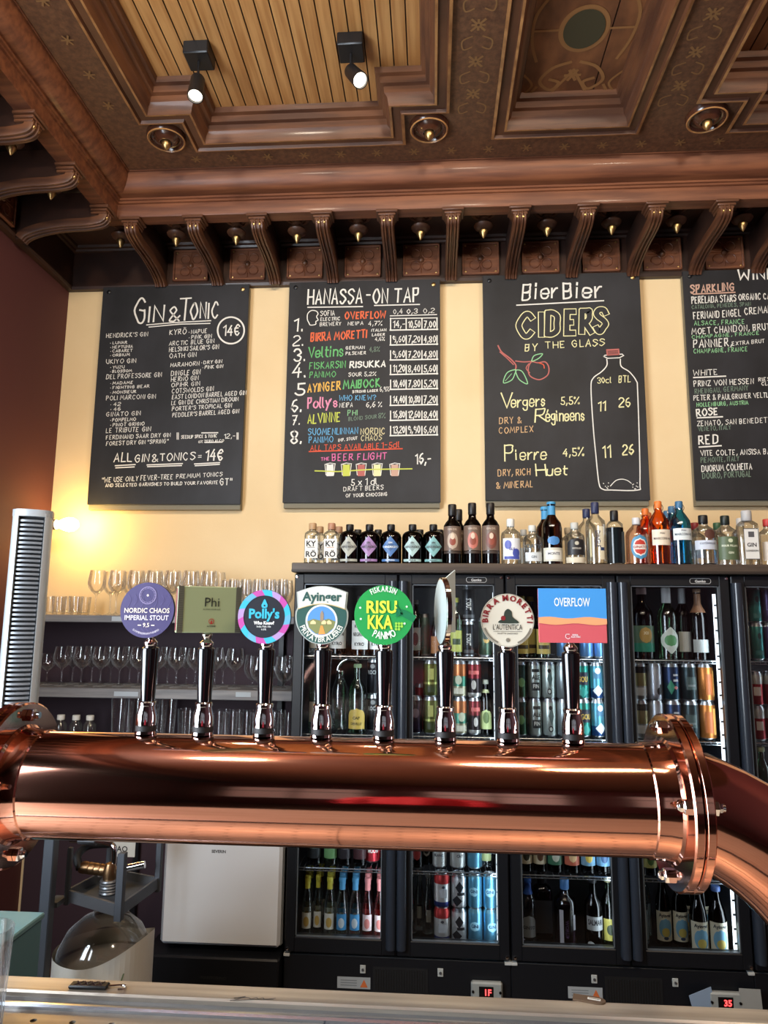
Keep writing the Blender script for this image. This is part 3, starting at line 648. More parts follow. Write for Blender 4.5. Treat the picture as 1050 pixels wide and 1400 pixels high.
def dr3(st, P, b, fn, fn2):
    st('w', [(268, 232), (500, 220), (748, 207)], .0068)
    xs0 = [(265, 375, 412, 'C'), (388, 420, 408, 'I'), (425, 512, 402, 'D'), (532, 605, 396, 'E'), (615, 690, 392, 'R'), (695, 768, 386, 'S')]
    for a, e, y, ch in xs0:
        p, q = P(a+12, y-10), P(e-10, y-14); hm = (P(a, y-130)-P(a, y-10)).z*.98
        w_, G = GL[ch]; kx = (q.x-p.x)/max(w_, 1)
        for wd, f, m in ((.036, fn, CKEYS.index('c')), (.0265, fn2, len(CKEYS))):
            for sm, pts in G:
                s_ = [(p.x+(x+.08*z)*kx, p.z+z*hm/6) for x, z in pts] if w_ else [((p.x+q.x)/2+.08*z*.004, p.z+z*hm/6) for x, z in pts]
                b.ribbon(cat(s_, 4) if sm else s_, wd, f, m)
    st('k', [(165, 455), (185, 490), (230, 525), (262, 560), (262, 585)], .007, True); st('k', [(175, 490), (215, 525), (250, 560)], .005, True); st('k', [(262, 540), (310, 545), (360, 540)], .006, True)
    st('k', [(385, 550), (350, 545), (332, 580), (340, 620), (375, 640), (405, 640), (440, 615), (445, 575), (425, 545)], .006, True, True); st('k', [(335, 555), (320, 580), (340, 605)], .005, True); st('r', [(390, 550), (415, 560), (420, 580)], .005, True)
    st('e', [(262, 588), (215, 605), (195, 660), (240, 645), (258, 610)], .005, True, True); st('e', [(205, 650), (240, 610)], .003); st('e', [(265, 590), (300, 600), (328, 665), (285, 645), (266, 610)], .005, True, True)
    st('e', [(350, 540), (365, 510), (410, 500), (390, 525), (355, 542)], .005, True)
    st('w', [(765, 530), (765, 565), (735, 600), (690, 635), (678, 690), (690, 900), (705, 1060), (722, 1215), (745, 1248), (790, 1252), (935, 1252), (948, 1215), (945, 1000), (935, 700), (928, 650), (890, 600), (845, 570), (840, 530)], .0055, True)
    st('w', [(748, 515), (770, 525), (835, 522), (858, 510), (850, 502), (755, 508), (748, 515)], .005); st('k', [(765, 478), (830, 475), (833, 503), (768, 507)], .006, closed=True)
    for y in (482, 490, 498): st('k', [(770, y), (828, y-2)], .004)
    st('w', [(785, 1230), (815, 1200), (850, 1192), (880, 1200), (900, 1215)], .004, True)
    for k in range(14): x, y = random.choice(((760, 1240), (920, 1225)))[0]+random.uniform(-15, 15), random.uniform(1210, 1248); st('w', [(x, y), (x+2, y+2)], .004)
board('black chalkboard headed CIDERS with a drawn bottle and an apple branch', .270, 1.083, 2.262, 3.472, 640, 360, 4.038, D3, dr3)
D4 = [('w', 'WINES', 440, 130, 700, 60, 120, 0.0089), ('f', 'SPARKLING', 178, 203, 415, 46, 188, .007), ('w', 'PERELADA STARS', 183, 260, 425, 40, 248), ('w', 'ORGANIC CAVA', 440, 242, 650, 36, 234), ('d', 'CATALONIA, PENEDES, SPAIN', 183, 290, 505, 22, 272), ('w', 'FERNAND ENGEL', 193, 345, 450, 40, 328), ('w', 'CREMANT', 472, 322, 640, 40, 306), ('e', 'ALSACE, FRANCE', 197, 380, 472, 26, 370), ('w', 'MOET CHANDON, BRUT', 183, 430, 610, 36, 402), ('e', 'CHAMPAGNE, FRANCE', 183, 453, 552, 19, 430), ('w', 'PANNIER,', 193, 502, 400, 44, 492), ('w', 'EXTRA BRUT', 405, 490, 580, 21, 474), ('e', 'CHAMPAGNE, FRANCE', 193, 533, 487, 24, 520),
      ('w', 'WHITE', 193, 655, 325, 32), ('w', 'PRINZ VON HESSEN', 195, 714, 520, 32, 698), ('w', 'RIESLING', 548, 686, 680, 20), ('w', 'CLASSIC', 565, 708, 670, 18), ('d', 'RHEINGAU, GERMANY', 200, 754, 490, 28, 734), ('w', 'PETER & PAUL', 193, 790, 395, 30, 784), ('w', 'GRUNER VELTLINER', 402, 782, 660, 28, 770), ('e', 'HOLLENBURG, AUSTRIA', 210, 825, 490, 22, 812), ('w', 'ROSE', 210, 876, 325, 40, 868, .0068), ('w', 'ZENATO, SAN BENEDETTO', 213, 930, 640, 28, 908), ('d', 'VENETO, ITALY', 217, 958, 395, 24, 948), ('w', 'RED', 222, 1030, 330, 48, 1024, .0068), ('w', 'VITE COLTE, ANSISA BARBERA', 230, 1093, 720, 30, 1080), ('d', 'PIEMONTE, ITALY', 232, 1130, 440, 27, 1120), ('w', 'DUORUM COLHEITA', 237, 1180, 510, 34, 1166), ('d', 'DOURO, PORTUGAL', 242, 1218, 505, 32, 1206)]
def dr4(st, P, b, fn, fn2):
    for c, p in (('f', [(190, 210), (418, 200)]), ('w', [(192, 666), (367, 658)]), ('w', [(212, 886), (350, 880)]), ('w', [(222, 1046), (343, 1038)])): st(c, p, .007)
board('black chalkboard of wines by colour, nearest the orange and blue bottles', 1.303, 2.11, 2.262, 3.472, 900, 350, 4.0, D4, dr4)
# ------------------------------------------------------------------ bar counter with drip tray
CT = 1.05
t = thing('bar_counter', 'tan brushed-metal bar counter under the copper pipe', 'bar counter', (0, .9, 0))
b = MB(); b.box(-1.9, 1.9, .325, .372, CT-.035, CT, 0, .003); b.box(-1.9, 1.9, -.62, -.15, CT-.035, CT, 0, .004);
b.build('worktop', STEEL, t)
MB().box(-1.9, 1.9, -.50, .34, .02, CT-.05, 0).build('cabinet', WOODD, t)
b = MB(); b.box(-1.9, 1.9, .297, .325, CT-.03, CT-.009, 0, .001); b.box(-1.9, 1.9, .2865, .297, CT-.03, CT-.001, 0, .003); b.box(-1.9, 1.9, -.1498, -.138, CT-.03, CT+.004, 0, .002); b.build('lip', pm('bright_steel', srgb(190, 196, 206), .2, metal=.9), t)
# perforated tray: every hole is cut out of the sheet
b = MB(); px, x0 = .0615, -1.84
def holed(b, cx, cy, hx, hy, r, z):
    n = 16; vs = []; 
    for k in range(n):
        a = 2*PI*k/n+PI/16; c, s_ = math.cos(a), math.sin(a); m = min(hx/abs(c), hy/abs(s_)); vs.append((cx+c*m, cy+s_*m, z))
    for k in range(n):
        a = 2*PI*k/n+PI/16; vs.append((cx+r*math.cos(a), cy+r*math.sin(a), z))
    for k in range(n):
        a = 2*PI*k/n+PI/16; vs.append((cx+r*math.cos(a), cy+r*math.sin(a), z-.004))
    b.add(vs, [(k, (k+1) % n, n+(k+1) % n, n+k) for k in range(n)]+[(n+k, n+(k+1) % n, 2*n+(k+1) % n, 2*n+k) for k in range(n)])
    for sx in (-1, 1):
        for sy in (-1, 1): b.add([(cx+sx*hx, cy+sy*hy, z), (cx+sx*hx, cy+sy*hy*.66, z), (cx+sx*hx*.66, cy+sy*hy, z)], [(0, 1, 2) if sx*sy > 0 else (0, 2, 1)])
for i in range(61):
    for j in range(7): holed(b, x0+px*i, .257-.0585*j, px/2, .0585/2, .0052 if True else 0, CT-.008)
pass; b.build('drip_grid', STEEL, t, smooth=False)
for gx in (-.165, .62, -.95): MB().box(gx-.0012, gx+.0012, -.1, .286, CT-.0079, CT-.0074).build('grid_joint', RUBBER, t)
MB().box(-1.88, 1.88, -.138, .2865, CT-.033, CT-.024).build('tray_bottom', STEELD, t)
b = MB(); fn = lambda a, c: (a, c, CT+.0004)
for pts in ([(-.318, .330), (-.302, .337), (-.306, .333), (-.314, .326), (-.322, .322)], [(-.318, .331), (-.298, .334), (-.29, .330), (-.283, .335), (-.279, .331), (-.272, .335), (-.268, .331), (-.252, .336)], [(-.322, .323), (-.29, .328), (-.255, .332)]): b.ribbon(cat(pts, 4), .0016, fn)
b.build('etched_signature', STEELD, t, smooth=False)

# small things lying on the counter
t = thing('bottle_opener', 'dark metal bottle opener with a wire hook at the glass end of the counter', 'bottle opener', (-.565, 1.243, CT), rz=.03)
MB().box(-.032, .032, -.009, .009, 0, .006, 0, .002).build('handle', BLACK, t)
b = MB()
for i in range(4): b.tube([(-.022+.012*i, -.006, .0065), (-.012+.012*i, .006, .0065)], .001, 5); b.tube([(-.012+.012*i, -.006, .0065), (-.022+.012*i, .006, .0065)], .001, 5)
b.build('cross_pattern', CHROME, t); MB().tube(cat([(.03, 0, .003), (.05, .004, .003), (.06, .002, .003), (.06, -.008, .003), (.052, -.01, .003)], 4), .0018, 8).build('hook', CHROME, t)
p = atZ(812, 1374, CT)
t = thing('cap_remover', 'flat brown cap remover with a bright slot, lying on the counter lip', 'bottle opener', (p.x, p.y+.012, CT), rz=-.25); t.scale = (.5, .5, 1)
MB().prism([(.03*math.cos(k*PI/10-PI/2)+.012, .02*math.sin(k*PI/10-PI/2)) for k in range(11)]+[(-.06, .017), (-.06, -.017)], lambda a, c: (a, c, 0), lambda a, c: (a, c, .003)).build('blade', pm('brown_plate', srgb(112, 92, 74), .4, metal=.3), t)
MB().box(-.014, .026, -.004, .006, .003, .0036).build('slot', WHITE, t); MB().box(-.012, .024, -.001, .001, .0036, .004).build('slot_line', BLK, t)
t = thing('beer_glass', 'clear straight beer glass with dark blue print at the edge of the drip tray', 'glass', (-.665, 1.10, CT-.008))
MB().lathe([(0, .002), (.027, .002), (.03, .01), (.036, .15), (.038, .152), (.0395, .15), (.033, .004), (.03, 0), (0, 0)][::-1], 32, cap=False).build('glass_body', GLASS, t)
b = MB(); f = lambda a, c: (.0388*math.sin(a), -.0388*math.cos(a), c)
for i in range(5): b.add([f(-1.2+.5*i+.0, .118), f(-.95+.5*i, .118), f(-.95+.5*i, .138), f(-1.2+.5*i, .138)], [(0, 1, 2, 3)])
b.build('printed_band', paint(30, 38, 92), t)

# ------------------------------------------------------------------ copper pipe
PY, PZ, PR = 1.05, 1.4125, .0738; FR, FL = .333, -.612
t = thing('copper_beer_pipe', 'thick polished copper pipe with bolted flanges carrying the beer taps', 'beer pipe', (0, PY, PZ))
MB().lathe([(PR, FL), (PR, FR)], 96, axis='X', cap=False).build('straight_tube', COPPER, t)
def elbow(s):
    x0 = FR if s > 0 else FL; r, a0 = .33, R_(15); pts = []
    for k in range(15):
        a = a0+(PI/2-a0)*k/14; pts.append(Vector((x0+s*r*(math.sin(a)-math.sin(a0)), 0, -r*(math.cos(a0)-math.cos(a)))))
    e = pts[-1]; pts += [Vector((e.x, 0, e.z-.01)), Vector((e.x, 0, CT-PZ+.0))] if e.z-.01 > CT-PZ else []
    return pts
for s in (1, -1):
    pts = elbow(s); o = MB().tube(pts, PR, 72, cap=False).build('elbow', COPPER, t)
    e = pts[-1]; MB().lathe([(PR, 0), (.112, 0), (.115, .003), (.115, .011), (.112, .014), (PR, .014)], 48, (e.x, 0, CT-PZ), cap=False).build('base_flange', COPPERB, t)
ANG = [R_(a) for a in (58, 148, 238, 328)]
for s, x in ((1, FR), (-1, FL)):
    for k in (0, 1):
        xa = x-.0125+.0135*k
        MB().lathe([(PR-.002, xa), (.112, xa), (.1145, xa+.002), (.1145, xa+.0105), (.112, xa+.0125), (PR-.002, xa+.0125)], 80, axis='X', cap=False).build('flange', COPPER, t)
    a, c = (x-.045, x-.0125) if s > 0 else (x+.014, x+.047)
    e1, e2 = (a, c) if s > 0 else (c, a)
    MB().lathe([(PR, e1), (PR+.002, e1+.002*s), (PR+.0025, (e1+e2)/2), (PR+.005, e2-.003*s), (PR+.009, e2)], 80, axis='X', cap=False).build('collar', COPPER, t)
    for a in (90-2, 180-8, 270-2, 352):
        a = R_(a); y, z = .0965*math.cos(a), .0965*math.sin(a)
        bo = MB().lathe([(.0048, x-.026), (.0048, x+.030)], 12, (0, y, z), axis='X').build('bolt', CHROME, t)
        for d in (-1, 1):
            nx = x-.0125 if d < 0 else x+.0140
            MB().lathe([(.0, nx), (.0095, nx), (.0095, nx+d*.007), (.008, nx+d*.0085), (.006, nx+d*.009), (.006, nx+d*.012), (.003, nx+d*.0155), (0, nx+d*.016)], 6, (0, y, z), axis='X', cap=False).build('nut', CHROME, bo)

# ------------------------------------------------------------------ beer taps
TY = PY; TZ = PZ+PR+.0004
BV = MB
def tap(x, label, badge, tilt=0):
    t = thing('beer_tap', label, 'beer tap', (x, TY, TZ), 'beer taps on the copper pipe')
    if not TAP: 
        TAP['ferrule'] = MB().lathe([(.0, 0), (.0155, 0), (.0158, .004), (.0156, .003), (.0148, .003), (.0148, .012), (.0152, .012), (.0154, .015), (.0148, .026), (.0118, .037), (.0112, .040)], 28, mats=[0, 0, 0, 0, 1, 0, 0, 0, 0, 0], cap=False).build('ferrule', [CHROME, RUBBER], t)
        TAP['collar'] = MB().lathe([(.0112, .039), (.0125, .040), (.0128, .044), (.0112, .046)], 28, cap=False).build('collar', CHROME, t)
        TAP['handle'] = MB().lathe([(.0100, .044), (.0102, .047), (.0128, .118), (.0124, .122), (.010, .124), (0, .1245)], 28, cap=False).build('handle', BLK, t)
        TAP['finial'] = MB().lathe([(.0075, .1235), (.0100, .127), (.0100, .131), (.0062, .135), (.0052, .1365), (.0076, .139), (.0080, .143), (.005, .147), (.0045, .15), (.0045, .17), (0, .17)], 24, cap=False).build('finial', CHROME, t)
    else:
        for k, o in list(TAP.items()): c = o.copy(); COL.objects.link(c); c.parent = t
    badge(t); return t
TAP = {}
def dsk(n, r, cx=0, cz=0): return [(cx+r*math.cos(2*PI*k/n), cz+r*math.sin(2*PI*k/n)) for k in range(n)]
FRT = -.022
def at_f(d): return lambda a, c: (a, FRT-d, c)
def poly(b, pts, d, mat): b.add([at_f(d)(*p) for p in pts], [tuple(range(len(pts)))], mat)
def ring(b, r0, r1, cx, cz, d, mat, n=48):
    f = at_f(d); b.add([f(cx+r*math.cos(2*PI*k/n), cz+r*math.sin(2*PI*k/n)) for r in (r0, r1) for k in range(n)], [(k, (k+1) % n, n+(k+1) % n, n+k) for k in range(n)], mat)
def badge_disc(t, r, cz, rim, face, th=.007):
    MB().lathe([(0, 0), (r-.001, 0), (r, .001), (r, th-.001), (r-.001, th), (0, th)], 64, (0, FRT, cz), axis='Y', cap=False).build('badge', [rim], t) if False else MB().lathe([(r, .0015), (r, th-.001), (r-.0012, th), (0, th)], 64, (0, FRT, cz), axis='Y', cap=False, mats=[0]*3).add([(r*math.cos(2*PI*k/64), FRT, cz+r*math.sin(2*PI*k/64)) for k in range(64)], [tuple(range(64))], 1).lathe([(r, 0), (r, .002)], 64, (0, FRT, cz), axis='Y', cap=False).build('badge', [rim, face], t)
    MB().lathe([(.012, .0), (.012, .008), (0, .008)], 16, (0, FRT+th, cz-r*.55), axis='Y', cap=False).build('badge_mount', CHROME, t)
def plate(t, x0, x1, z0, z1, mats, th=.006):
    MB().box(x0, x1, FRT, FRT+th, z0, z1, 0, .0008).build('badge', mats, t); MB().lathe([(.011, 0), (.011, .012), (0, .012)], 16, (0, FRT+th, z0+.012), axis='Y', cap=False).build('badge_mount', CHROME, t)
BZ = .178
def b_nordic(t):
    r, cz = .0405, .178; P = paint(56, 46, 94); badge_disc(t, r, cz, paint(40, 34, 70), P); b = MB(); f = at_f(.0006)
    put_text(b, 'NORDIC CHAOS', 0, cz-.004, .0072, .072, f, 0, .012, width=.068); put_text(b, 'IMPERIAL STOUT', 0, cz-.0145, .0072, .07, f, 1, .012, width=.066); put_text(b, '9,5', 0, cz-.0245, .006, .03, f, 0, .01); b.ribbon([(-.012, cz-.022), (-.008, cz-.022)], .0015, f, 0); b.ribbon([(.008, cz-.022), (.012, cz-.022)], .0015, f, 0)
    arc_text(b, 'SUOMENLINNAN PANIMO', 0, cz, .0355, 235, 305, .003, f, 1, 0, True)
    ring(b, .0118, .0130, 0, cz+.0215, .0006, 2, 32); ring(b, .0098, .0103, 0, cz+.0215, .0006, 2, 32); poly(b, dsk(12, .0016, 0, cz+.0215), .0006, 0)
    for k in range(16):
        a = 2*PI*k/16; b.ribbon([(.010*math.cos(a), cz+.0215+.010*math.sin(a)), (.0125*math.cos(a), cz+.0215+.0125*math.sin(a))], .0006, f, 2)
    for k in range(7):
        x = -.03+.01*k; b.ribbon(cat([(x, cz+.004+.004*(k % 2)), (x+.005, cz+.014), (x+.001, cz+.022)], 3), .0007, at_f(.0004), 3)
        b.ribbon(cat([(x*.7, cz-.027), (x*.7+.004, cz-.031)], 3), .0007, at_f(.0004), 3)
    b.build('lettering', [paint(226, 212, 196), paint(214, 206, 214), paint(136, 124, 164), paint(78, 68, 118)], t, smooth=False)
def b_phi(t):
    x0, x1, z0, z1 = -.0470, .0450, .146, .213; t.rotation_euler.z = R_(25); plate(t, x0, x1, z0, z1, paint(150, 160, 122), .022); b = MB(); f = at_f(.0006); GR = 1
    for a, c in ((x0+.0005, x0+.0085), (x1-.0085, x1-.0005)):
        poly(b, [(a, z0), (c, z0), (c, z1), (a, z1)], .0003, 1)
        for i in range(26):
            for j in range(4):
                x, z = a+.001+.002*j, z0+.0014+.00255*i; poly(b, [(x, z), (x+.0011, z+.0012), (x, z+.0024), (x-.0008, z+.0012)], .0006, 2)
    put_text(b, 'Phi', .002, .184, .0135, .04, f, 3, .0); put_text(b, 'BLOND SOUR ALE', .002, .1788, .0022, .026, f, 3); ring(b, .0030, .0040, .002, .1625, .0006, 4, 24); poly(b, [(.0005, .1585), (.0035, .1585), (.003, .1635), (.001, .1635)], .0006, 4); put_text(b, 'ALVINNE', .002, .1545, .0022, .016, f, 3, .02)
    b.build('lettering', [WHITE, paint(112, 112, 96), paint(70, 68, 60), paint(40, 42, 36), paint(176, 60, 52)], t, smooth=False)
    MB().box(x0-.0004, x0, FRT+.002, FRT+.020, z0+.003, z1-.003).build('side_print', paint(112, 48, 52), t)
def b_polly(t):
    r, cz = .039, .170; badge_disc(t, r, cz, paint(60, 60, 70), paint(24, 26, 36)); b = MB(); f = at_f(.0006); pal = [1, 2, 3, 1, 2, 4, 1, 3, 2, 1, 4, 2, 1, 3, 2, 4]
    for k in range(16):
        for s in range(4):
            a0, a1 = [2*PI*(k*4+s+q)/64+.0 for q in (0, 1)]; o = .12
            b.add([f(.0305*math.cos(a0), cz+.0305*math.sin(a0)), f(.0305*math.cos(a1), cz+.0305*math.sin(a1)), f(.0388*math.cos(a1+o), cz+.0388*math.sin(a1+o)), f(.0388*math.cos(a0+o), cz+.0388*math.sin(a0+o))], [(0, 1, 2, 3)], pal[k])
    put_text(b, "Polly's", 0, cz-.002, .0135, .05, f, 1, .035, width=.045); poly(b, cat([(0, cz+.0255), (.0032, cz+.0195), (.0046, cz+.0165), (.0035, cz+.0132), (0, cz+.0122), (-.0035, cz+.0132), (-.0046, cz+.0165), (-.0032, cz+.0195)], 3, True), .0006, 1); poly(b, dsk(10, .0014, 0, cz+.016), .0009, 5)
    put_text(b, 'Who Knew?', 0, cz-.0112, .0048, .03, f, 0, .035); put_text(b, 'India Pale Ale', 0, cz-.0155, .0028, .024, f, 0); put_text(b, '6.6%', 0, cz-.0195, .0028, .02, f, 0)
    b.build('lettering', [WHITE, paint(54, 170, 196), paint(180, 72, 152), paint(168, 138, 186), paint(96, 160, 190), paint(24, 26, 36)], t, smooth=False)
def b_ay(t):
    cz = .172; b = MB(); R = .0385; f = at_f(.0006)
    shape = [(-.0375, cz+.034)]+[(-.0375+.075*k/10, cz+.034+.009*math.sin(PI*k/10)) for k in range(1, 10)]+[(.0375, cz+.034), (.0355, cz+.012)]+[(R*math.cos(a), cz+R*math.sin(a)*1.06) for a in [R_(8-196*k/24) for k in range(25)]]+[(-.0355, cz+.012)]
    shape = shape[::-1]
    MB().prism(shape, lambda a, c: (a, FRT, c), lambda a, c: (a, FRT+.007, c)).build('badge', paint(170, 174, 168), t); MB().lathe([(.012, .0), (.012, .008), (0, .008)], 16, (0, FRT+.007, cz-.02), axis='Y', cap=False).build('badge_mount', CHROME, t)
    g = [(p[0]*.95, cz+(p[1]-cz)*.955-.0005) for p in shape]; poly(b, g, .0004, 1)
    band = [(-.0355, cz+.0335)]+[(-.0355+.071*k/10, cz+.0335+.0085*math.sin(PI*k/10)) for k in range(1, 10)]+[(.0355, cz+.0335), (.0335, cz+.010)]+[(.0335-.067*k/10, cz+.010+.0075*math.sin(PI*k/10)) for k in range(1, 10)]+[(-.0335, cz+.010)]
    poly(b, band[::-1], .0008, 2); b.ribbon([(.0345-.069*k/10, cz+.0095+.0075*math.sin(PI*k/10)) for k in range(11)], .0012, at_f(.001), 3)
    put_text(b, 'Ayinger', 0, cz+.0215, .013, .06, at_f(.0012), 1, .03, width=.058)
    ring(b, .0205, .0232, 0, cz-.007, .0007, 2); poly(b, dsk(40, .0205, 0, cz-.007), .0006, 4)
    poly(b, [(-.0205, cz-.008), (-.012, cz-.0045), (0, cz-.007), (.010, cz-.004), (.0205, cz-.008), (.018, cz-.017), (.008, cz-.0255), (-.008, cz-.0255), (-.018, cz-.017)][::-1], .0008, 5)
    poly(b, [(-.004, cz-.0268), (.006, cz-.0262), (.002, cz-.014), (-.001, cz-.014)][::-1], .0010, 6)
    for x in (-.012, .004, .011): poly(b, [(x-.004, cz-.012), (x+.004, cz-.012), (x+.004, cz-.009), (x, cz-.006), (x-.004, cz-.009)], .0011, 7)
    poly(b, [(-.002, cz-.008), (.003, cz-.008), (.003, cz+.003), (.0005, cz+.008), (-.002, cz+.003)], .0009, 8)
    arc_text(b, 'PRIVATBRAUEREI', 0, cz-.004, .0335, 200, 340, .0078, f, 2, .02, True)
    b.build('lettering', [WHITE, paint(46, 84, 78), paint(216, 216, 206), paint(196, 172, 116), paint(86, 142, 208), paint(128, 132, 84), paint(222, 150, 76), paint(222, 200, 150), paint(150, 132, 110)], t, smooth=False)
def b_ris(t):
    r, cz = .0425, .174; badge_disc(t, r, cz, paint(30, 112, 52), paint(34, 148, 72)); b = MB(); f = at_f(.0006); f2 = at_f(.0009)
    arc_text(b, 'FISKARSIN', 0, cz, .0335, 122, 60, .008, f, 0, .02); arc_text(b, 'PANIMO', 0, cz+.002, .036, 242, 302, .0105, f, 0, .02, True)
    put_text(b, 'RISU', -.003, cz+.003, .0175, .06, f2, 1, .03, width=.044); put_text(b, 'KKA', -.005, cz-.0195, .0195, .05, f2, 1, .03, width=.036)
    b.ribbon(cat([(.0415, cz-.004), (.03, cz+.002), (.022, cz+.004)], 3), .010, at_f(.0005), 2)
    for a in (-.5, -.2, .15, .5): b.ribbon([(.026, cz+.002), (.0175, cz+.006+a*.016)], .0017, at_f(.0012), 2)
    for i in range(8): x, z = .018+.004*(i % 3), cz-.012-.004*(i//3)*1.0; poly(b, dsk(10, .0019, x, z), .0007, 3)
    for x, z in ((-.033, cz-.006), (.03, cz-.012), (-.034, cz+.01), (.033, cz+.012)):
        poly(b, [(x+(.0022 if k % 2 else .0009)*math.cos(k*PI/5), z+(.0022 if k % 2 else .0009)*math.sin(k*PI/5)) for k in range(10)], .0007, 0)
    b.build('lettering', [paint(236, 246, 232), paint(214, 226, 70), paint(22, 116, 72), paint(150, 206, 74)], t, smooth=False)
def b_side(t):
    # badge turned edge-on
    h = MB().lathe([(0, -.004), (.036, -.004), (.038, -.003), (.038, .003), (.036, .004), (0, .004)], 48, cap=False, axis='Y', mats=[1, 0, 0, 0, 1]).build('badge', [CHROME, paint(140, 150, 148)], t, loc=(-.003, -.012, .180)); h.scale = (1, 1, 1.28); h.rotation_euler.z = R_(-76)
    MB().add([(-.002, -.022, .150), (.015, .035, .150), (.015, .035, .243), (-.002, -.022, .226), (-.0005, -.022, .150), (.0165, .035, .150), (.0165, .035, .243), (-.0005, -.022, .226)], [(0, 3, 2, 1), (4, 5, 6, 7), (0, 1, 5, 4), (1, 2, 6, 5), (2, 3, 7, 6), (3, 0, 4, 7)]).build('price_card', paint(206, 226, 236), t)['label'] = 'pale blue card behind the badge'
def b_mor(t):
    r, cz = .0375, .168; badge_disc(t, r, cz, paint(120, 108, 96), paint(218, 212, 196)); b = MB(); f = at_f(.0006)
    arc_text(b, 'BIRRA MORETTI', 0, cz, .0278, 188, -8, .0078, f, 1, .04); put_text(b, "L'AUTENTICA", 0, cz-.0132, .0078, .046, f, 2, .0, width=.041); b.ribbon([(-.02, cz-.0155), (.02, cz-.0155)], .0005, f, 2); put_text(b, 'RICETTA ORIGINALE', 0, cz-.0195, .0022, .03, f, 2); ring(b, .0362, .0368, 0, cz, .0006, 3)
    for s in (-1, 1): b.ribbon([(s*.034*math.cos(a), cz-.034*math.sin(a)) for a in [R_(20+45*k/8) for k in range(9)]], .0022, f, 3)
    poly(b, dsk(6, .003, 0, cz-.0275), .0006, 3)
    # plain dark oval vignette with a red spot
    poly(b, cat([(-.012, cz-.001), (-.006, cz+.003), (-.004, cz+.012), (.001, cz+.016), (.006, cz+.012), (.007, cz+.005), (.0145, cz-.001), (.014, cz-.004), (-.011, cz-.004)], 3, True)[::-1], .0006, 4); poly(b, dsk(12, .0034, -.006, cz+.003), .0009, 1)
    b.build('lettering', [WHITE, paint(134, 36, 40), paint(40, 40, 40), paint(130, 124, 112), paint(52, 62, 54)], t, smooth=False)
def b_over(t):
    x0, x1, z0, z1 = -.0475, .0475, .1375, .2135; plate(t, x0, x1, z0, z1, paint(208, 92, 100), .003); b = MB(); f = at_f(.0006)
    wob = lambda z, k: [(x0+(x1-x0)*i/12, z+.0012*math.sin(i*.9+k)) for i in range(13)]
    L1, L2 = wob(.1725, 0), wob(.1635, 2)
    poly(b, L1+[(x1, z1), (x0, z1)], .0004, 1); poly(b, L2+L1[::-1], .0004, 2)
    put_text(b, 'OVERFLOW', 0, .1885, .0122, .06, f, 0, .012, width=.05); b.ribbon(cat([(-.0095, .1495), (-.0105, .1455), (-.007, .1430), (-.0045, .1445)], 3), .0007, f, 0); b.ribbon([(-.0095, .1495), (-.005, .1495)], .0007, f, 0)
    put_text(b, 'SOFIA', .003, .1475, .0022, .012, f, 0, .02); put_text(b, 'ELECTRIC', .004, .1448, .0022, .014, f, 0, .02)
    b.build('lettering', [paint(240, 246, 250), paint(70, 150, 220), paint(240, 164, 116)], t, smooth=False)
for x, l, bf in ((-.418, 'beer tap with a round violet stout badge', b_nordic), (-.333, 'beer tap with a square sage green box badge', b_phi), (-.243, 'beer tap with a black round badge rimmed pink and turquoise', b_polly), (-.159, 'beer tap with a grey and green shield badge of a village', b_ay), (-.069, 'beer tap with a bright green round badge', b_ris), (.019, 'beer tap whose badge is turned edge-on', b_side), (.107, 'beer tap with a round cream badge lettered dark red', b_mor), (.198, 'beer tap with a rectangular blue, orange and pink badge', b_over)):
    tap(x, l, bf)

# ------------------------------------------------------------------ silver tower with black louvres
t = thing('tower_fan', 'tall silver tower with black louvres beside the bare bulb', 'tower fan', (-1.174, 2.0, 1.22), rz=R_(24))
b = MB(); n = 12
for s in (-1, 1):
    b.prism([(s*.068, .03), (s*.068, -.03), (s*.058, -.045), (s*.046, -.052), (s*.044, -.04), (s*.044, .03)][::s], lambda a, c: (a, c, 0), lambda a, c: (a, c, .735))
b.build('side_panel', pm('tower_silver', srgb(196, 204, 210), .35, metal=.35), t)
b = MB(); b.prism([(-.07, .032), (.07, .032), (.07, -.03), (.055, -.048), (.02, -.058), (-.02, -.058), (-.055, -.048), (-.07, -.03)], lambda a, c: (a, c, .725), lambda a, c: (a, c, .745)); b.box(-.07, .07, -.055, .03, 0, .02); b.build('cap', pm('tower_grey', srgb(160, 166, 172), .4, metal=.3), t)
b = MB()
for i in range(54):
    z = .028+.01285*i; b.prism([(-.043, -.028), (.043, -.028), (.04, -.043), (.02, -.051), (-.02, -.051), (-.04, -.043)], lambda a, c: (a, c, z), lambda a, c: (a, c, z+.0062))
b.build('louvre_grille', pm('louvre_grey', srgb(120, 124, 130), .35, metal=.3), t); MB().box(-.043, .043, -.03, .028, .02, .725).build('core', RUBBER, t)
t.scale = (.76, .76, 1)
# service frame of square steel tube under the pipe, carrying the tower
t = thing('service_frame', 'dark square-tube steel frame standing behind the counter by the gas gear', 'frame', (0, 0, 0))
for x, y in ((-1.105, 2.12), (-1.50, 2.12), (-1.50, 1.86)): MB().box(x-.016, x+.016, y-.016, y+.016, 0, 1.2, 0, .003).build('post', STEELG, t)
MB().box(-1.55, -1.03, 1.84, 2.16, 1.2, 1.22, 0, .003).build('shelf', STEELG, t)
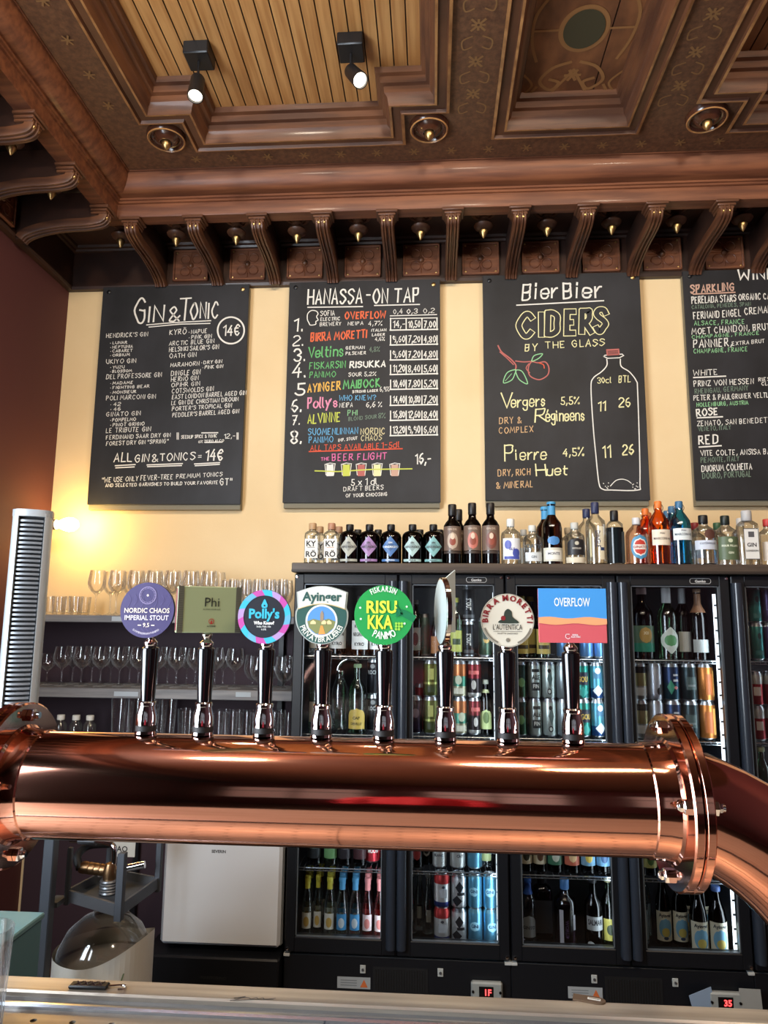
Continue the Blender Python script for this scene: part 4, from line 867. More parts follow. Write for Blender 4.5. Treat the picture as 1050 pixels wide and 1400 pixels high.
# ------------------------------------------------------------------ open shelves with glasses
SX0, SX1, SYF, SYB = -2.0, -.62, 3.3, 3.585
ZU, ZM, ZL = 1.672, 1.335, 1.085
t = thing('glass_shelf', 'open wall shelving with plum back panel, full of glasses, between the corner and the coolers', 'shelving', (0, 0, 0))
for z, th in ((ZU, .034), (ZM, .045), (ZL, .03)): MB().box(SX0, SX1, SYF, SYB, z-th, z, 0, .003).build('shelf_board', SHELFW, t)
MB().box(SX0, SX1, SYB, 3.598, .0, ZU-.034).build('back_panel', MAROOND, t)
for x in (-1.43, -.75): MB().box(x-.012, x+.012, SYB-.03, SYB, .2, ZU-.034).build('upright', BLACK, t)
for x0, x1, z in ((-1.475, -1.36, ZM-.026), (-.90, -.83, ZM-.02), (-1.51, -1.40, ZU-.018)):
    MB().box(x0, x1, SYF-.0015, SYF-.0002, z-.009, z+.012).build('shelf_tag', paint(168, 178, 186), t)
for z in (ZU,):
    for x in (-1.43, -.75): MB().prism([(SYB, z-.05), (SYB, z-.09), (SYF+.06, z-.05), (SYF+.06, z-.046)], lambda a, c: (x-.006, a, c), lambda a, c: (x+.006, a, c)).build('shelf_arm', BLACK, t)
def wine(h, r, stem):
    bh = h-stem
    pr = [(.0, 0), (.68*r, 0), (.7*r, .002), (.25*r, .006), (.08*r, .014), (.075*r, stem*.8), (.16*r, stem*.97), (.55*r, stem+bh*.10), (.85*r, stem+bh*.24), (r, stem+bh*.42), (.97*r, stem+bh*.6), (.8*r, h), (.78*r, h), (.94*r, stem+bh*.6), (.965*r, stem+bh*.42), (.5*r, stem+bh*.12), (0, stem+bh*.045)]
    return pr
def tumbler(h, r, k=.85): return [(0, 0), (r*k*.95, 0), (r*k, .004), (r, h), (r*.94, h), (r*k*.92, .012), (0, .010)]
GK = {'big': ('wine_glass', wine(.215, .0425, .1)), 'red': ('wine_glass', wine(.185, .0425, .085)), 'small': ('wine_glass', wine(.15, .034, .07)), 'flute': ('champagne_glass', wine(.175, .027, .06)), 'snifter': ('snifter_glass', wine(.15, .043, .03)), 'tumbler': ('tumbler', tumbler(.088, .034)), 'beer': ('beer_glass', tumbler(.2, .036, .72)), 'mid': ('beer_glass', tumbler(.14, .030, .8))}
GP = {}
def put_glass(kind, px, py, Y, z, label, catg, group):
    nm, pr = GK[kind]; p = atY(px, py, Y)
    if kind not in GP: GP[kind] = MB().lathe(pr, 28, cap=False).build(nm, GLASS)
    o = GP[kind] if not GP[kind].get('label') else GP[kind].copy()
    if o is not GP[kind]: COL.objects.link(o)
    o.location = (p.x, Y, z+.0012); o.rotation_euler.z = random.random(); tag(o, label, catg, group)
def row(kind, xs, py, Y, z, what, where, catg, group):
    for i, x in enumerate(xs): put_glass(kind, x, py, Y, z, '%s %s, %s' % (ORD[i], what, where), catg, group)
row('big', [130, 158, 184, 209, 234, 259, 284], 835, 3.36, ZU, 'large wine glass from the bare bulb', 'front row on top shelf', 'wine glass', 'large wine glasses on the top shelf')
row('big', [150, 176, 200, 224, 248, 272, 296], 835, 3.47, ZU, 'large wine glass from the bare bulb', 'back row on top shelf', 'wine glass', 'large wine glasses on the top shelf')
row('flute', [318, 335, 352, 369, 386], 835, 3.35, ZU, 'slim glass before the coolers', 'front row on top shelf', 'glass', 'slim glasses on the top shelf')
row('flute', [308, 325, 342, 359, 376, 393], 835, 3.43, ZU, 'slim glass before the coolers', 'middle row on top shelf', 'glass', 'slim glasses on the top shelf')
row('flute', [314, 331, 348, 365, 382], 835, 3.52, ZU, 'slim glass before the coolers', 'back row on top shelf', 'glass', 'slim glasses on the top shelf')
row('tumbler', [80, 103], 835, 3.36, ZU, 'short tumbler from the silver tower', 'front row on top shelf', 'glass', 'tumblers on the top shelf')
row('tumbler', [70, 92, 114], 835, 3.46, ZU, 'short tumbler from the silver tower', 'back row on top shelf', 'glass', 'tumblers on the top shelf')
row('small', [0, 19], 835, 3.42, ZU, 'small stemmed glass at the corner', 'top shelf behind the tower', 'wine glass', 'small stemmed glasses in the corner')
row('red', [83, 110, 136, 162, 188, 214, 240, 266, 293, 320], 938, 3.37, ZM, 'wine glass from the silver tower', 'front row on middle shelf', 'wine glass', 'wine glasses on the middle shelf')
row('red', [98, 124, 150, 176, 202, 228, 254, 280, 304], 938, 3.47, ZM, 'wine glass from the silver tower', 'back row on middle shelf', 'wine glass', 'wine glasses on the middle shelf')
row('small', [40, 63], 938, 3.40, ZM, 'small wine glass beside the tower', 'middle shelf', 'wine glass', 'small wine glasses beside the tower')
row('snifter', [354, 388], 938, 3.37, ZM, 'bulbous snifter before the coolers', 'front row on middle shelf', 'glass', 'snifters on the middle shelf')
row('snifter', [345, 371, 398], 938, 3.49, ZM, 'bulbous snifter before the coolers', 'back row on middle shelf', 'glass', 'snifters on the middle shelf')
row('beer', [160, 183, 206, 229], 1010, 3.38, ZL, 'tall beer glass behind the violet-badge tap', 'front row on lowest shelf', 'beer glass', 'tall beer glasses on the lowest shelf')
row('beer', [171, 194, 217], 1010, 3.47, ZL, 'tall beer glass behind the violet-badge tap', 'back row on lowest shelf', 'beer glass', 'tall beer glasses on the lowest shelf')
row('mid', [256, 296, 315, 334, 353, 372, 391], 1010, 3.38, ZL, 'short beer glass towards the coolers', 'front row on lowest shelf', 'beer glass', 'short beer glasses on the lowest shelf')
row('mid', [250, 305, 324, 343, 362, 381], 1010, 3.48, ZL, 'short beer glass towards the coolers', 'back row on lowest shelf', 'beer glass', 'short beer glasses on the lowest shelf')
for i, px in enumerate((82, 103, 122)):
    p = atY(px, 1000, 3.40); t = thing('syrup_bottle', '%s small white-capped bottle from the corner on the lowest shelf' % ORD[i], 'bottle', (p.x, 3.4, ZL+.0012), 'white-capped bottles on the lowest shelf')
    MB().lathe([(0, 0), (.03, 0), (.032, .004), (.032, .085), (.018, .105), (.016, .115), (0, .115)], 20, cap=False).build('bottle_body', GCLEAR, t); t.scale = (.9, .9, .8); MB().lathe([(.019, .112), (.02, .115), (.02, .138), (.018, .14), (0, .14)], 20, cap=False).build('cap', WHITE, t)

# bare bulb on the left wall
p = atY(100, 717, 3.43)
t = thing('wall_lamp', 'bare glowing bulb in a grey socket on the maroon wall', 'lamp', (XL, 3.43, p.z), rz=0)
MB().lathe([(.045, 0), (.045, .012), (.03, .02), (.028, .09), (.026, .13), (.0, .13)], 24, axis='X', cap=False).build('socket', pm('grey_socket', srgb(150, 144, 140), .4, metal=.5), t)
MB().lathe([(.014, .128), (.018, .145), (.030, .17), (.036, .195), (.034, .215), (.022, .235), (0, .242)], 24, axis='X', cap=False).build('bulb', BULB, t)
l = bpy.data.lights.new('bulb_glow', 'POINT'); l.energy = 3.2; l.color = (1, .60, .16); l.shadow_soft_size = .035
lo = bpy.data.objects.new('bulb_glow', l); COL.objects.link(lo); lo.location = (XL+.215, 3.487, p.z)

# ------------------------------------------------------------------ things under the pipe on the left
t = thing('mini_fridge', 'small white fridge with a dark nameplate, under the shelves beside the first cooler', 'fridge', (0, 3.0, .36))
X0, X1 = -1.088, -.602
MB().box(X0, X1, .05, .52, 0, .50, 0, .008).build('cabinet', paint(214, 216, 218), t); dr = MB().box(X0, X1, 0, .047, .012, .50, 0, .012).build('door', pm('fridge_white', srgb(224, 227, 232), .35, coat=.3), t)
b = MB(); put_text(b, 'SEVERIN', -.862, .362, .0115, .075, lambda a, c: (a, -.0006, c), 0, .03); b.build('nameplate', paint(40, 40, 44), dr, smooth=False)
b = MB()
for x in (X0+.05, X1-.05):
    for y in (.1, .45): b.box(x-.02, x+.02, y-.02, y+.02, -.012, 0)
b.build('foot', RUBBER, t); MB().box(X0+.01, X1-.01, .047, .05, .01, .5).build('door_gasket', RUBBER, t)
t = thing('keg_cooler', 'low black cooler box that carries the small white fridge', 'cooler', (-.85, 3.0, 0))
MB().box(-.30, .255, -.04, .54, .01, .348, 0, .006).build('box_body', BLACK, t); b = MB(); put_text(b, 'MARMORINO', 0, .27, .012, .14, lambda a, c: (a, -.0406, c), 0); b.build('nameplate', paint(44, 46, 48), t, smooth=False)
# plastic keg with a dark dome
GD = glass('smoky_plastic', (.74, .70, .64), (.46, .42, .38), .10, .08, edge_light=.5)
t = thing('plastic_keg', 'round see-through plastic keg with white base sleeve below the gas gear', 'keg', (-1.05, 2.4, .306))
MB().lathe([(.148, .10), (.15, .2), (.149, .25), (.14, .31), (.115, .36), (.075, .395), (.04, .405), (.038, .44), (0, .44)], 48, cap=False).build('shell', GD, t)
b = MB(); f = lambda a, z: (.1525*math.cos(a), .1525*math.sin(a), z); n = 60
for k in range(n):
    a0, a1 = 2*PI*k/n, 2*PI*(k+1)/n; h = lambda a: .305+.055*max(0, math.cos(a-R_(-8)))**2
    b.add([f(a0, 0), f(a1, 0), f(a1, h(a1)), f(a0, h(a0))], [(0, 1, 2, 3)])
b.lathe([(0, 0), (.1525, 0)], 60, cap=False); b.build('sleeve', paint(206, 200, 188), t)
b = MB(); f = lambda a, z: (.154*math.cos(a), .154*math.sin(a), z); b.add([f(-1.05, .14), f(-1.0, .14), f(-.74, .28), f(-.77, .28)], [(0, 1, 2, 3)]); b.build('sleeve_stripe', paint(104, 120, 84), t)
MB().lathe([(.141, .11), (.143, .2), (.141, .26), (0, .262)], 36, cap=False).build('inner_bag', pm('amber_bag', srgb(176, 166, 152), .25, coat=.6), t)
MB().lathe([(.04, .43), (.05, .432), (.05, .455), (.03, .46), (.03, .50), (0, .5)], 24, cap=False).build('coupler', BLK, t)
MB().lathe([(0, 0), (.15, 0), (.15, .305), (0, .305)], 40, cap=False).build('stand', BLACK, thing('keg_stand', 'dark round stand under the plastic keg', 'stand', (-1.05, 2.4, 0)))
# tray of steel angle with the gas regulator
t = thing('regulator_tray', 'grey angle-steel tray with upright corner posts under the pipe', 'tray', (0, 0, 0))
A, Bp, Cc, D = [atY(*q) for q in ((90, 1222, 2.3), (163, 1243, 1.98), (215, 1207, 2.35), (140, 1195, 2.6))]
z0 = .845
def pt(px, py): return atZ(px, py, z0)
q = [pt(92, 1222), pt(163, 1243), pt(216, 1205), pt(148, 1192)]
MB().prism([(p.x, p.y) for p in q], lambda a, c: (a, c, z0-.02), lambda a, c: (a, c, z0-.012)).build('tray_plate', STEELG, t)
for i in range(4):
    a, c = q[i], q[(i+1) % 4]; d = (c-a).normalized(); n = Vector((-d.y, d.x, 0))*.004
    MB().add([a-n+Vector((0, 0, -.02)), c-n+Vector((0, 0, -.02)), c-n+Vector((0, 0, .012)), a-n+Vector((0, 0, .012)), a+n+Vector((0, 0, -.02)), c+n+Vector((0, 0, -.02)), c+n+Vector((0, 0, .012)), a+n+Vector((0, 0, .012))], [(0, 1, 2, 3), (4, 7, 6, 5), (3, 2, 6, 7), (0, 4, 5, 1), (0, 3, 7, 4), (1, 5, 6, 2)]).build('rim', STEELD, t)
for p, h, w_ in ((q[0], .13, .007), (q[1], .15, .011), (q[2], .25, .009), (q[3], .25, .008)): MB().box(p.x-w_, p.x+w_, p.y-w_, p.y+w_, z0-.03, z0+h, 0, .002).build('corner_post', STEELG, t)
MB().box(q[0].x-.035, q[0].x-.002, q[0].y-.0525, q[0].y+.004, z0-.02, z0-.006).build('mounting_arm', STEELG, t)
c = (q[0]+q[1]+q[2]+q[3])/4
t = thing('gas_regulator', 'brass and chrome gas regulator with a bent hose in the steel tray', 'regulator', (c.x, c.y, z0-.0105))
MB().tube([(-.05, 0, .05), (.085, .02, .075)], .011, 14).build('chrome_barrel', CHROME, t); b = MB()
for i in range(4): b.lathe([(0, -.016), (.016, -.014), (.018, 0), (.016, .014), (0, .016)], 14, (-.04-.016*i, -.01*i*.4, .062+.003*i), axis='X', cap=False)
b.build('brass_coupling', pm('dull_brass', srgb(150, 118, 86), .35, metal=1), t)
b = MB()
for i in range(5): b.lathe([(.026-.002*(i % 2), .008*i), (.028, .008*i+.004), (.026-.002*(i % 2), .008*i+.008)], 20, (-.01, -.01, 0))
b.build('spring_base', STEELD, t); MB().lathe([(0, .04), (.019, .04), (.021, .06), (.014, .085), (0, .09)], 18, (-.01, -.01, 0), cap=False).build('valve_body', MATS['dull_brass'], t)
MB().tube(cat([(-.16, .03, .135), (-.09, .02, .138), (-.03, .0, .14), (-.002, -.01, .13), (.0, -.01, .085)], 6), .0075, 12).build('bent_hose', CHROME, t); MB().tube([(-.13, .025, .1365), (-.07, .015, .138)], .0105, 14).build('hose_sleeve', STEELD, t)
MB().tube(cat([(-.10, -.02, .07), (-.12, .0, .10), (-.11, .05, .115), (-.06, .09, .11)], 5), .012, 12).build('black_hose', RUBBER, t)
p0, p1 = atY(150, 1150, 2.7), atY(184, 1172, 2.7)
t = thing('paper_sign', 'small white paper sign lettered AO behind the gas gear', 'sign', ((p0.x+p1.x)/2, 2.7, p1.z))
hw = (p1.x-p0.x)/2; MB().box(-hw, hw, 0, .002, 0, .17).build('paper', paint(206, 206, 200), t); b = MB(); put_text(b, 'AO', 0, .018, .02, .05, lambda a, c: (a, -.0005, c), 0, .02); put_text(b, 'LAGER', 0, .058, .014, .06, lambda a, c: (a, -.0005, c), 0); b.build('lettering', paint(40, 40, 44), t, smooth=False)
MB().box(-.006, .006, 0.003, .012, -.9, .17).build('sign_post', BLACK, t)
p0, p1 = atY(-45, 1268, 1.75), atY(22, 1338, 1.75)
t = thing('storage_box', 'teal box standing on a dark crate at the edge below the pipe flange', 'box', ((p0.x+p1.x)/2, 1.75, p1.z-.05)); w_ = (p1.x-p0.x)/2; h = p0.z-p1.z+.05
MB().box(-w_, w_, -.1, .1, 0, h-.012, 0, .004).build('body', paint(88, 124, 130), t); MB().box(-w_-.004, w_+.004, -.104, .104, h-.014, h, 0, .003).build('lid', paint(104, 140, 144), t)
t2 = thing('dark_crate', 'dark crate under the teal box', 'crate', (t.location.x, 1.75, 0)); MB().box(-w_-.02, w_+.02, -.12, .12, 0, t.location.z-.001, 0, .004).build('body', BLACK, t2)
b = MB(); b.box(-.005, .005, -.126, -.118, .05, t.location.z-.05); b.build('seam', STEELD, t2)
# ------------------------------------------------------------------ bottles and cans
class Pal:
    """collects materials of one mesh"""
    def __init__(s): s.l = []
    def __call__(s, m):
        if isinstance(m, tuple): m = paint(*m)
        if m not in s.l: s.l.append(m)
        return s.l.index(m)
def patch(b, r, z0, z1, half, mat, shape='rect', mid=0.0, nv=10, nu=10):
    """label wrapped round a cylinder of radius r, facing -Y; half = half angle"""
    for i in range(nv):
        v0, v1 = i/nv, (i+1)/nv
        def hw(v):
            if shape == 'rect': return half
            if shape == 'diamond': return half*max(.02, 1-abs(2*v-1))
            if shape == 'oval': return half*math.sqrt(max(.0, 1-(2*v-1)**2))+.001
            if shape == 'hex': return half*min(1, 2.6*(.5-abs(v-.5))+.08)
            if shape == 'arch': return half*(1 if v < .6 else math.sqrt(max(0, 1-((v-.6)/.4)**2))+.001)
        vs = []
        for v in (v0, v1):
            for k in range(nu+1):
                a = mid+hw(v)*(2*k/nu-1); vs.append((r*math.sin(a), -r*math.cos(a), z0+(z1-z0)*v))
        b.add(vs, [(k, k+1, nu+2+k, nu+1+k) for k in range(nu)], mat)
def ctext(b, txt, r, z, h, wmax, mat, bold=.02, width=None, vertical=False, mid=0.0):
    if vertical: f = lambda a, c: (r*math.sin(mid+c/r), -r*math.cos(mid+c/r), z-a) ; put_text(b, txt, 0, -h/2, h, wmax, f, mat, bold, width)
    else: f = lambda a, c: (r*math.sin(mid+a/r), -r*math.cos(mid+a/r), c); put_text(b, txt, 0, z, h, wmax, f, mat, bold, width)
ALU = pm('can_aluminium', srgb(200, 204, 208), .28, metal=1)
def can_mesh(body, h=.155, top=None, decals=(), r=.0325):
    b = MB(); P = Pal(); A = P(ALU); body_ = body if isinstance(body, list) else [(0, 1, body)]
    zb, zt = .008, h-.016
    pr = [(0, .004), (.022, .004), (.025, 0), (.028, .002), (r, zb)]; ms = [A]*4
    for z0, z1, c in body_: pr += [(r, zb+(zt-zb)*z1)]; ms += [P(c if not isinstance(c, tuple) else metalcol(*c, .35))]
    pr += [(r*.83, h-.003), (r*.84, h), (r*.78, h), (r*.76, h-.004), (0, h-.004)]; ms += [P(metalcol(*top, .35)) if top else A]+[A]*4
    b.lathe(pr, 26, mats=ms, cap=False)
    for d in decals:
        if d[0] == 'text': ctext(b, d[1], r+.0007, zb+(zt-zb)*d[2], d[3], .05, P(d[4]), .03, vertical=len(d) > 5 and d[5])
        else: patch(b, r+.0003+.0002*decals.index(d), zb+(zt-zb)*d[2], zb+(zt-zb)*d[3], d[4], P(d[1]), d[0], d[5] if len(d) > 5 else 0)
    return b, P
BPROF = {'long': (.0305, [(1, 0), (1, .02), (1, .60), (.93, .67), (.62, .76), (.44, .82), (.41, .93), (.46, .935), (.46, .955)]),
         'stub': (.0305, [(1, 0), (1, .02), (1, .54), (.85, .66), (.55, .78), (.43, .84), (.41, .93), (.46, .94), (.46, .96)]),
         'wine': (.0375, [(1, 0), (1, .03), (1, .58), (.9, .66), (.55, .74), (.39, .79), (.37, .93), (.42, .935), (.42, .98)]),
         'mini': (.0265, [(1, 0), (1, .03), (.98, .48), (.8, .58), (.55, .70), (.47, .80), (.45, .93), (.5, .935), (.5, .955)]),
         'spirit': (.041, [(1, 0), (1, .03), (1, .62), (.92, .70), (.5, .77), (.37, .80), (.36, .88)]),
         'apoth': (.0455, [(.97, 0), (1, .03), (1, .66), (.95, .74), (.75, .80), (.42, .835), (.34, .85), (.34, .885)]),
         'jug': (.042, [(1, 0), (1, .03), (1, .60), (.93, .69), (.6, .78), (.36, .84), (.32, .9), (.32, .92)]),
         'tall': (.037, [(.97, 0), (1, .03), (1, .58), (.96, .64), (.72, .70), (.47, .74), (.42, .78), (.42, .84)]),
         'square': (.042, [(1, 0), (1, .03), (1, .68), (.94, .75), (.6, .80), (.4, .82), (.4, .87)])}
def bottle_mesh(kind, h, glassm, capc, labels=(), r=None, capz=None, fill=None, neck=None):
    R, pr = BPROF[kind]; R = r or R; b = MB(); P = Pal(); g = P(glassm)
    if kind == 'square':
        vs = []; n = 16
        for rr, z in pr:
            for k in range(n):
                a = 2*PI*(k+.5)/n; c, s_ = math.cos(a), math.sin(a); q = (abs(c)**5+abs(s_)**5)**(-1/5)*.86 if rr > .6 else 1
                vs.append((c*q*R*rr, s_*q*R*rr*.8, z*h))
        b.add(vs, [(i*n+k, i*n+(k+1) % n, (i+1)*n+(k+1) % n, (i+1)*n+k) for i in range(len(pr)-1) for k in range(n)]+[tuple(range(n))[::-1]], g)
    else: b.lathe([(0, .003), (R*.8, .002)]+[(R*a, z*h) for a, z in pr], 28, mat=g, cap=False)
    if fill: b.lathe([(0, .006), (R*.93, .006)]+[(R*.93*a, z*h) for a, z in pr if .02 < z < fill[1]]+[(0, [z for a, z in pr if z < fill[1]][-1]*h)], 24, mat=P(fill[0]), cap=False)
    zt = pr[-1][1]*h; rt_ = pr[-1][0]*R; cz = zt-(capz or .035)*h; c = P(capc)
    b.lathe([(rt_*1.04, cz), (rt_*1.12, cz+.002), (rt_*1.12, h-.004), (rt_*1.0, h), (0, h)], 20, mat=c, cap=False)
    if neck: b.lathe([(q[0]*R+.0008, q[1]*h) for q in pr if neck[1] <= q[1] <= neck[2]], 24, mat=P(neck[0]), cap=False)
    for i, d in enumerate(labels):
        rr = R+.0006+.0003*i
        if kind == 'square' and d[0] != 'text': b.add([(-R*.86*d[4], -R*.72-.0004*(i+1), h*d[2]), (R*.86*d[4], -R*.72-.0004*(i+1), h*d[2]), (R*.86*d[4], -R*.72-.0004*(i+1), h*d[3]), (-R*.86*d[4], -R*.72-.0004*(i+1), h*d[3])], [(0, 1, 2, 3)], P(d[1]))
        elif kind == 'square': put_text(b, d[1], 0, h*d[2], d[3], .05, lambda a, c: (a, -R*.72-.0004*(i+1), c), P(d[4]), .03)
        elif d[0] == 'text': ctext(b, d[1], rr, h*d[2], d[3], R*1.7, P(d[4]), .03, vertical=len(d) > 5 and d[5] == 'v')
        elif d[0] == 'band': b.lathe([(rr, h*d[2]), (rr, h*d[3])], 28, mat=P(d[1]), cap=False)
        else: patch(b, rr, h*d[2], h*d[3], d[4], P(d[1]), d[0], d[5] if len(d) > 5 else 0)
    return b, P
def split_build(b, P, names, parent):
    """build the mesh of several materials as one part per named group of materials"""
    left = set(range(len(P.l)))
    for nm, idx in names:
        idx = set(idx) if idx is not None else left; left -= idx; fs = [(f, m) for f, m in zip(b.f, b.m) if m in idx]
        if not fs: continue
        used = sorted({v for f, m in fs for v in f}); mp = {v: i for i, v in enumerate(used)}; ms = sorted({m for f, m in fs})
        c = MB(); c.v = [b.v[v] for v in used]; c.f = [tuple(mp[v] for v in f) for f, m in fs]; c.m = [ms.index(m) for f, m in fs]
        c.build(nm, [P.l[m] for m in ms], parent)

# ------------------------------------------------------------------ glass-door coolers
FY, FZ0, FZB, FZT, CTOP = 3.0, .1, .357, 1.856, 1.897
ICE = pm('cooler_interior', srgb(26, 30, 38), .5)
WIRE = pm('rack_wire', srgb(170, 178, 186), .25, metal=.9)
SHZ = [.375, .658, .925, 1.185, 1.508]
def cooler(x0, x1, nd, label, no):
    t = thing('glass_door_cooler', label, 'cooler', (x0, FY, 0), 'tall black glass-door coolers'); W = x1-x0; dy = .05
    b = MB(); th = .03; y1 = .565
    for a, c in ((0, th), (W-th, W)): b.box(a, c, dy, y1, FZ0, FZT)
    b.box(0, W, y1-.02, y1, FZ0, FZT); b.box(0, W, dy, y1, FZT-.035, FZT); b.box(0, W, dy, y1, .31, .355); b.box(0, W, dy, y1, FZ0, FZ0+.02); b.build('cabinet', [BLACK], t)
    b = MB(); b.box(th+.0005, th+.003, dy+.01, y1-.022, .356, FZT-.037); b.box(W-th-.003, W-th-.0005, dy+.01, y1-.022, .356, FZT-.037); b.box(th+.003, W-th-.003, y1-.026, y1-.0205, .356, FZT-.037); b.build('liner', ICE, t)
    b = MB()
    for k in range(10): x = .03+k*(W-.06)/9; b.box(x-.006, x+.006, dy+.1, dy+.112, 0, FZ0, 0) if k in (0, 9) else None
    b.box(0.02, W-.02, dy+.05, dy+.06, 0, FZ0); b.build('plinth', RUBBER, t)
    dw = W/nd
    for k in range(nd):
        a, c = k*dw+.003, (k+1)*dw-.003; hr = (k % 2 == 0) if nd == 2 else False    # handle at the meeting stile
        d = MB(); zl, zh = FZB+.006, FZT-.004; sl, sr = (.042, .056) if hr else (.056, .042)
        d.box(a, a+sl, 0, .044, zl, zh, 0, .004); d.box(c-sr, c, 0, .044, zl, zh, 0, .004); d.box(a+sl-.004, c-sr+.004, .0005, .0435, zl, zl+.056, 0, .003); d.box(a+sl-.004, c-sr+.004, .0005, .0435, zh-.042, zh, 0, .003)
        do = d.build('door', BLACK, t)
        g = MB(); g.add([(a+sl-.002, .02, zl+.05), (c-sr+.002, .02, zl+.05), (c-sr+.002, .02, zh-.038), (a+sl-.002, .02, zh-.038)], [(0, 1, 2, 3)]); g.build('glass_pane', PANE, do, smooth=False)
        g = MB()
        for aa, cc, za, zb in ((a+sl, a+sl+.004, zl+.056, zh-.042), (c-sr-.004, c-sr, zl+.056, zh-.042), (a+sl, c-sr, zl+.056, zl+.060), (a+sl, c-sr, zh-.046, zh-.042)): g.box(aa, cc, .006, .014, za, zb)
        g.build('glass_bead', pm('grey_bead', srgb(118, 126, 134), .3, metal=.5), do)
        hx = c-.018 if hr else a+.018
        MB().prism([(.019*math.cos(q), -.012+.019*math.sin(q)*1.0) for q in [PI+PI*j/12 for j in range(13)]]+[(.019, .002), (-.019, .002)], lambda p, q: (hx+p, q, zl+.03), lambda p, q: (hx+p, q, zh-.03)).build('handle', pm('handle_black', srgb(40, 46, 56), .28, coat=.3), do)
        for z in (zl+.012, zh-.012): MB().lathe([(.006, 0), (.006, -.004), (0, -.005)], 10, ((a+.012 if hr else c-.012), 0, z), axis='Y').build('hinge_pin', CHROME, do)
        if not hr:
            b = MB(); bx = c-.115; put_text(b, 'Gamko', bx, zh-.0275, .0105, .06, lambda p, q: (p, -.0012, q), 0, .02)
            b.ribbon([(bx+(.033 if abs(math.cos(q)) > .0 else 0)*(1 if math.cos(q) > 0 else -1)+.009*math.cos(q), zh-.022+.0105*math.sin(q)) for q in [PI/2-2*PI*j/24+.001 for j in range(24)]], .0012, lambda p, q: (p, -.0010, q), 0, closed=True)
            b.build('maker_badge', paint(206, 208, 210), do, smooth=False)
        for si, z in enumerate(SHZ[1:]):
            s = MB(); xa, xb = k*dw+(.034 if k == 0 else .012), (k+1)*dw-(.034 if k == nd-1 else .012)
            s.tube([(xa, .068, z-.003), (xb, .068, z-.003)], .003, 8); s.tube([(xa, .068, z-.013), (xb, .068, z-.013)], .002, 6); s.tube([(xa, .53, z-.003), (xb, .53, z-.003)], .003, 6)
            n = 18
            for j in range(n): x = xa+.006+(xb-xa-.012)*j/(n-1); s.tube([(x, .066, z-.013), (x, .068, z-.001), (x, .53, z-.001)], .0014, 5)
            s.build('wire_shelf', WIRE, t)
        s = MB(); s.box(k*dw+dw-.046, k*dw+dw-.036, .060, .074, .40, 1.78); s.build('light_strip', LED, t)
        s = MB()
        for j in range(26): s.box(k*dw+dw-.0465, k*dw+dw-.0355, .058, .060, .43+.052*j, .437+.052*j)
        s.build('strip_clip', STEELD, t)
        l = bpy.data.lights.new('cooler_light', 'AREA'); l.shape = 'RECTANGLE'; l.size = .03; l.size_y = 1.35; l.energy = 1.15; l.color = (.78, .92, 1)
        o = bpy.data.objects.new('cooler_light', l); COL.objects.link(o); o.parent = t; o.location = (k*dw+dw-.05, .062, 1.08)
        o.rotation_euler = Vector((-1, .9, 0)).to_track_quat('-Z', 'Y').to_euler()
    b = MB().box(0, W, .012, .05, FZ0, FZB-.004, 0, .003); bp = b.build('base_panel', BLACK, t)
    bf = lambda p, q: (p, .0115, q)
    if W > .8:
        xv = .355; g = MB().box(xv, xv+.215, .0095, .0125, .13, .318)
        for j in range(20): g.box(xv+.008+.01*j, xv+.012+.01*j, .007, .0096, .14, .31)
        g.build('vent_grille', RUBBER, bp)
        for x in (.315, .618):
            g = MB().box(x-.011, x+.011, .0075, .012, .293, .322, 0, .001); g.build('lock_plate', paint(176, 180, 178), bp); MB().lathe([(.005, 0), (.005, -.004), (0, -.004)], 10, (x, .0075, .307), axis='Y').build('lock', STEELD, bp)
        g = MB(); g.box(.215, .345, .0105, .012, .236, .277, 0); g.add([bf(.305, .242), bf(.335, .242), bf(.32, .27)], [(0, 1, 2)], 1); g.v[-3:] = [(p[0], .0098, p[2]) for p in g.v[-3:]]
        for j in range(3): g.box(.228+.0, .292, .0100, .0106, .246+.009*j, .249+.009*j, 2)
        g.build('warning_sticker', [paint(160, 166, 170), paint(206, 110, 60), paint(120, 126, 130)], bp)
        g = MB()
        for j in range(3): g.box(.08, .24, .0098, .0115, .17+.018*j, .177+.018*j)
        g.build('air_slots', RUBBER, bp)
        th_ = MB().box(.735, .855, -.012, .012, .222, .288, 0, .006).build('thermostat', pm('thermostat_grey', srgb(150, 154, 152), .4), bp)
        MB().box(.765, .82, -.0135, -.0115, .236, .274).build('display', BLK, th_)
        g = MB(); put_text(g, '1F' if no == 1 else '35', .8, .244, .022, .03, lambda p, q: (p, -.0142, q), 0, .03); g.build('digits', pm('red_digits', (1, .05, .05, 1), .5, emit=(1, .06, .06, 1), es=2.5), th_, smooth=False)
        for x in (.742, .846): MB().lathe([(.005, 0), (.005, -.004), (0, -.004)], 10, (x, -.012, .255), axis='Y').build('thermostat_screw', BLK, th_)
        if no == 2:
            for xs_, zz, col, rz in (((.66, .755), .255, (150, 172, 200), -.25), ((.845, .92), .268, (150, 150, 146), -.05)):
                q = MB().box(-(xs_[1]-xs_[0])/2, (xs_[1]-xs_[0])/2, -.001, .001, -.04, .04).build('taped_paper', paint(*col), bp, loc=((xs_[0]+xs_[1])/2, -.016, zz)); q.rotation_euler = (0, rz, .25 if rz < -.1 else -.15)
        for x in (.012, W-.012): MB().box(x-.012, x+.012, .004, .03, FZB-.012, FZB-.002, 0, .001).build('hinge_corner', paint(190, 192, 190), t)
    return t
cooler(-.586, .304, 2, 'tall black two-door cooler beside the open glass shelves', 1)
cooler(.3045, 1.2165, 2, 'tall black two-door cooler under the cider and gin bottles, its display half covered by paper', 2)
